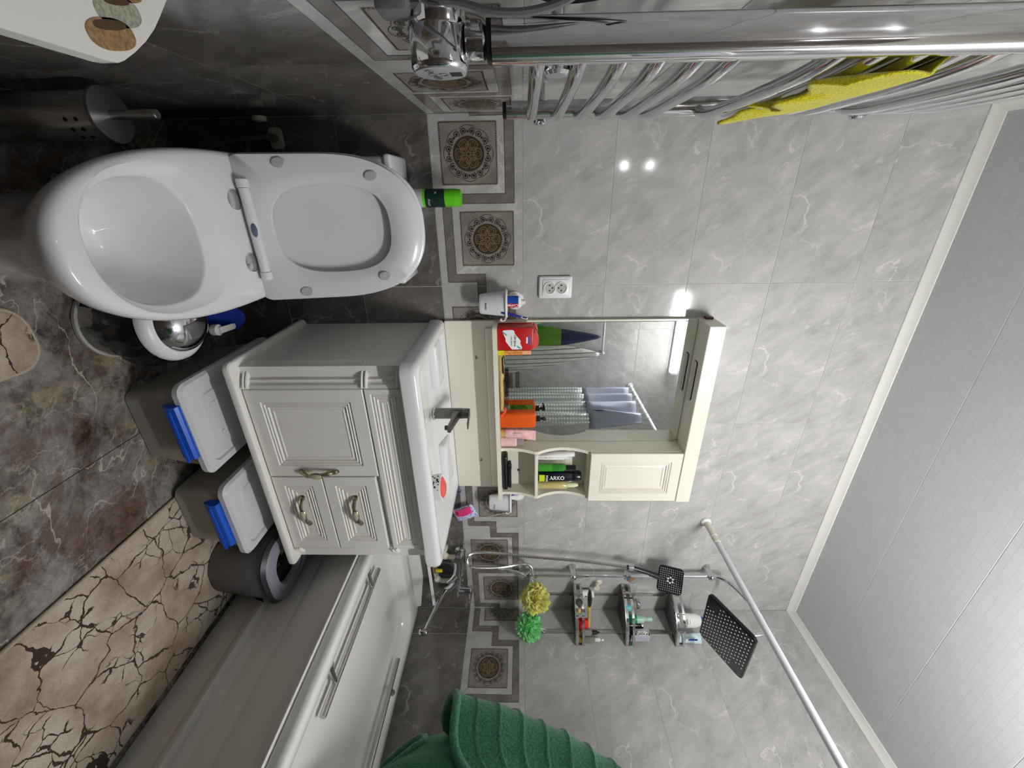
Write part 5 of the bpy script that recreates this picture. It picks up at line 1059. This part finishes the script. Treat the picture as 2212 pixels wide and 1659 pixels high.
def clear_bottle(name, label, x, y, zb, h, r, fillh, capm, kind, fill=None):
    t = thing(name, label, 'bottle', (x,y,zb)); obj('bottle', MB().lathe([(r*.95,zb),(r,zb+.003),(r,zb+h-.01),(r*.55,zb+h)], (x,y,0), 22), M_CLEAR, t)
    obj('liquid', MB().lathe([(r*1.01,zb+.002),(r*1.01,zb+fillh)], (x,y,0), 22, cap=False), fill or M_AMBER, t)
    c = obj('cap', MB().lathe([(r*.6,zb+h),(r*.62,zb+h+.003),(r*.62,zb+h+.024),(r*.3,zb+h+.027),(r*.28,zb+h+.036)], (x,y,0), 18), capm, t)
    if kind: obj('nozzle', MB().tube([(x,y,zb+h+.036),(x-.014,y-.012,zb+h+.037)], .0045, 8), capm, t)
    return t
clear_bottle('pump_bottle', 'clear bottle with black pump on the lowest corner basket', 2.292, -.168, z1(0), .085, .016, .03, M_BLACK, True)
clear_bottle('pump_bottle', 'clear bottle with white pump at the wall end of the lowest basket', 2.318, -.188, z1(0), .098, .016, .035, M_WPLAS, True)
sq = thing('suction_hook', 'small white suction hook on the wall above the lowest basket', 'hook', (2.14,0,1.545)); obj('disc', MB().lathe([(.018,-.0006),(.018,-.004),(.010,-.010)], (2.125,0,1.548), 22, 'Y'), mat('ivory', 'd4d2c2', .4), sq); obj('peg', MB().tube([(2.125,-.008,1.548),(2.118,-.028,1.535),(2.105,-.03,1.53)], .006, 8), bpy.data.materials['ivory'], sq); obj('ring', MB().lathe([(.016,-.026),(.016,-.032)], (2.137,0,1.535), 20, 'Y'), bpy.data.materials['ivory'], sq)
# tier two
g2 = thing('shampoo_bottle', 'green and pale mint bottle on the middle corner basket', 'bottle', (2.25,-.14,z1(1)))
obj('bottle', MB().lathe([(.020,z1(1)),(.021,z1(1)+.003),(.021,z1(1)+.062)], (2.245,-.125,0), 24), mat('deep_green', '138a55', .2), g2); obj('shoulder', MB().lathe([(.0205,z1(1)+.062),(.0205,z1(1)+.094),(.012,z1(1)+.104),(.010,z1(1)+.118)], (2.245,-.125,0), 24), mat('mint', 'a9cdb8', .25), g2); obj('cap', MB().lathe([(.0115,z1(1)+.118),(.0115,z1(1)+.140),(.010,z1(1)+.142)], (2.245,-.125,0), 20), bpy.data.materials['mint'], g2)
def jar(label, x, y, h, r, m_, lidm):
    t = thing('jar', label, 'jar', (x,y,z1(1))); obj('glass', MB().lathe([(r*.96,z1(1)),(r,z1(1)+.003),(r,z1(1)+h),(r*.9,z1(1)+h+.004)], (x,y,0), 26), m_, t); obj('lid', MB().lathe([(r*1.03,z1(1)+h+.004),(r*1.06,z1(1)+h+.007),(r*1.06,z1(1)+h+.018),(r,z1(1)+h+.02)], (x,y,0), 26), lidm, t)
jar('dark scrub jar with metal lid beside the mint bottle', 2.293, -.125, .082, .023, mat('dark_scrub', '1c1612', .25, noise=(60,.6)), M_CHROME)
jar('clear jar with metal lid at the back of the middle basket', 2.225, -.055, .072, .024, M_CLEAR, M_CHROME)
tag(obj('blue_jar', MB().lathe([(.018,z1(1)),(.019,z1(1)+.003),(.019,z1(1)+.03),(.016,z1(1)+.034)], (2.185,-.105,0), 22), mat('aqua', '6fbccb', .3)), 'small aqua pot behind the band of the middle basket', 'pot')
sk2 = thing('sachet', 'black and silver sachet with white lettering in the middle basket', 'sachet', (2.312,-.18,z1(1)))
SX = lambda u, v: (2.268+.046*u, -.163-.030*u-.004*math.sin(u*PI), z1(1)+.02+.095*v+.006*math.sin(u*PI))
obj('foil', shell(MB().grid(lambda u, v: SX(u, v), 10, 10), .004), mat('black_foil', '111113', .25), sk2, smooth=60); obj('silver_part', MB().grid(lambda u, v: (SX(.42+.58*u, v)[0], SX(.42+.58*u, v)[1]-.0050, SX(.42+.58*u, v)[2]), 8, 8), mat('silver_foil', 'b4b8c4', .3, .2), sk2, smooth=60)
for q, s_, xx in (('DETOX', .018, 2.3025), ('PROGR', .015, 2.294)):
    t = text_mb(q, s_, 0, True); t.xf(frame((xx-.0215,-.1755-(xx-2.294)*.6,z1(1)+.083), (0,0,-1), (.84,-.55,0))); obj('lettering', t, M_PAPER, sk2, smooth=None)
ot = thing('orange_tag', 'orange brown plastic scraper hanging behind the shower slider', 'scraper', (2.05,-.03,1.70)); obj('blade', MB().prism([(2.035,1.695),(2.075,1.685),(2.085,1.70),(2.06,1.725),(2.04,1.725)], -.035, -.03, 'Y'), mat('amber_plastic', 'b06a12', .3), ot); obj('clear_part', MB().prism([(2.04,1.7255),(2.06,1.7255),(2.09,1.7),(2.10,1.72),(2.07,1.76),(2.03,1.775)], -.034, -.031, 'Y'), mat('clear_gray', 'b4b7b8', .15, trans=.4), ot)
# tier three
w4 = thing('shower_gel', 'white flat bottle with blue lettering on the top corner basket', 'bottle', (2.28,-.10,z1(2)))
fl_ = lambda w_, d_, z: [(2.268+w_*math.cos(2*PI*i/28)*.75-d_*math.sin(2*PI*i/28)*.6, -.115+w_*math.cos(2*PI*i/28)*-.66-d_*math.sin(2*PI*i/28)*.75, z) for i in range(28)]
obj('bottle', MB().loft([fl_(.030,.014,z1(2)),fl_(.034,.017,z1(2)+.006),fl_(.036,.018,z1(2)+.06),fl_(.033,.017,z1(2)+.12),fl_(.022,.014,z1(2)+.145)]), mat('pearl_white', 'e2e2da', .25), w4, smooth=60); obj('cap', MB().loft([fl_(.018,.014,z1(2)+.1455),fl_(.016,.012,z1(2)+.17)]), M_BLUE, w4)
q = MB()
for dz, ln_, th in ((.066,.020,.0016),(.072,.026,.0026),(.084,.020,.0012)): q.box(-ln_/2, ln_/2, -.0003, .0003, dz-th/2, dz+th/2)
q.xf(Matrix.Translation((2.257,-.1295,z1(2))) @ Matrix.Rotation(math.radians(-41),4,'Z')); obj('small_print', q, mat('blue_letter', '24409a', .4), w4, smooth=None)
w5 = thing('cream_tube', 'pale blue and white tube at the wall end of the top basket', 'tube', (2.315,-.18,z1(2)))
f5 = lambda w_, d_, z: [(2.312+w_*math.cos(2*PI*i/20)*.6+d_*math.sin(2*PI*i/20), -.180-w_*math.cos(2*PI*i/20)*.7, z) for i in range(20)]
obj('tube', MB().loft([f5(.020,.014,z1(2)),f5(.022,.012,z1(2)+.05),f5(.026,.003,z1(2)+.13)]), mat('pale_blue', 'c4dde2', .3, noise=(70,.15)), w5, smooth=60); obj('blue_label', MB().box(2.288,2.296,-.2035,-.2,z1(2)+.056,z1(2)+.10), M_NAVY, w5, smooth=None)

# loofahs
def loofah(name, label, c, r, c1, c2, seed, cord):
    random.seed(seed); t = thing(name, label, 'loofah', c); mt, nt, b = new_mat(name+'_mesh'); tc = nt.nodes.new('ShaderNodeTexCoord')
    nt.links.new(ramp(nt, noise_node(nt, tc.outputs['Object'], 95, 3), [(.3, c2), (.62, c1)]), b.inputs['Base Color']); b.inputs['Roughness'].default_value = .6
    b.inputs['Subsurface Weight'].default_value = 0; b.inputs['Sheen Weight'].default_value = .5; b.inputs['Subsurface Weight'].default_value = .85; b.inputs['Subsurface Radius'].default_value = (1,1,1); b.inputs['Subsurface Scale'].default_value = .03
    mb = MB(); C_ = Vector(c)
    for k in range(64):
        d_ = Vector((random.gauss(0,1), random.gauss(0,1), random.gauss(0,1))).normalized(); a_ = d_.orthogonal().normalized(); b_ = d_.cross(a_); ph = random.uniform(0, 6.3); R = r*random.uniform(.30,.46); dp_ = r*random.uniform(.72,.98); wv = random.randint(4,6)
        def fn(u, v):
            an = 2*PI*u; rr = R*(.12+.88*v); hgt = dp_*(.45+.55*v**1.3) + r*.11*v*math.sin(an*wv+ph) ; return C_ + d_*hgt + (a_*math.cos(an)+b_*math.sin(an))*rr*(1+.13*v*math.sin(an*(wv+3)+ph))
        mb.grid(lambda u, v: tuple(fn(u, v)), 26, 4, True)
    obj('ruffles', mb, mt, t, smooth=180)
    obj('core', MB().add_rings(c, r*.62, 14, 10, (1,1,1)), mt, t, smooth=60)
    obj('cord', MB().tube(cord, .0016, 6), M_PAPER, t); return t
loofah('yellow_loofah', 'yellow mesh loofah hanging from the left upright of the corner shelf', (2.118,-.105,1.205), .074, 'fffd96', 'ecea5c', 5, [(2.118,-.10,1.22),(2.165,-.06,1.272),(2.205,-.03,1.262),(2.17,-.055,1.262),(2.118,-.10,1.22)])
loofah('green_loofah', 'green mesh loofah hanging from the right upright of the corner shelf', (2.255,-.165,1.170), .068, 'a6ffac', '6ee87c', 9, [(2.255,-.165,1.20),(2.30,-.15,1.262),(2.33,-.15,1.255),(2.30,-.158,1.245),(2.255,-.165,1.20)])
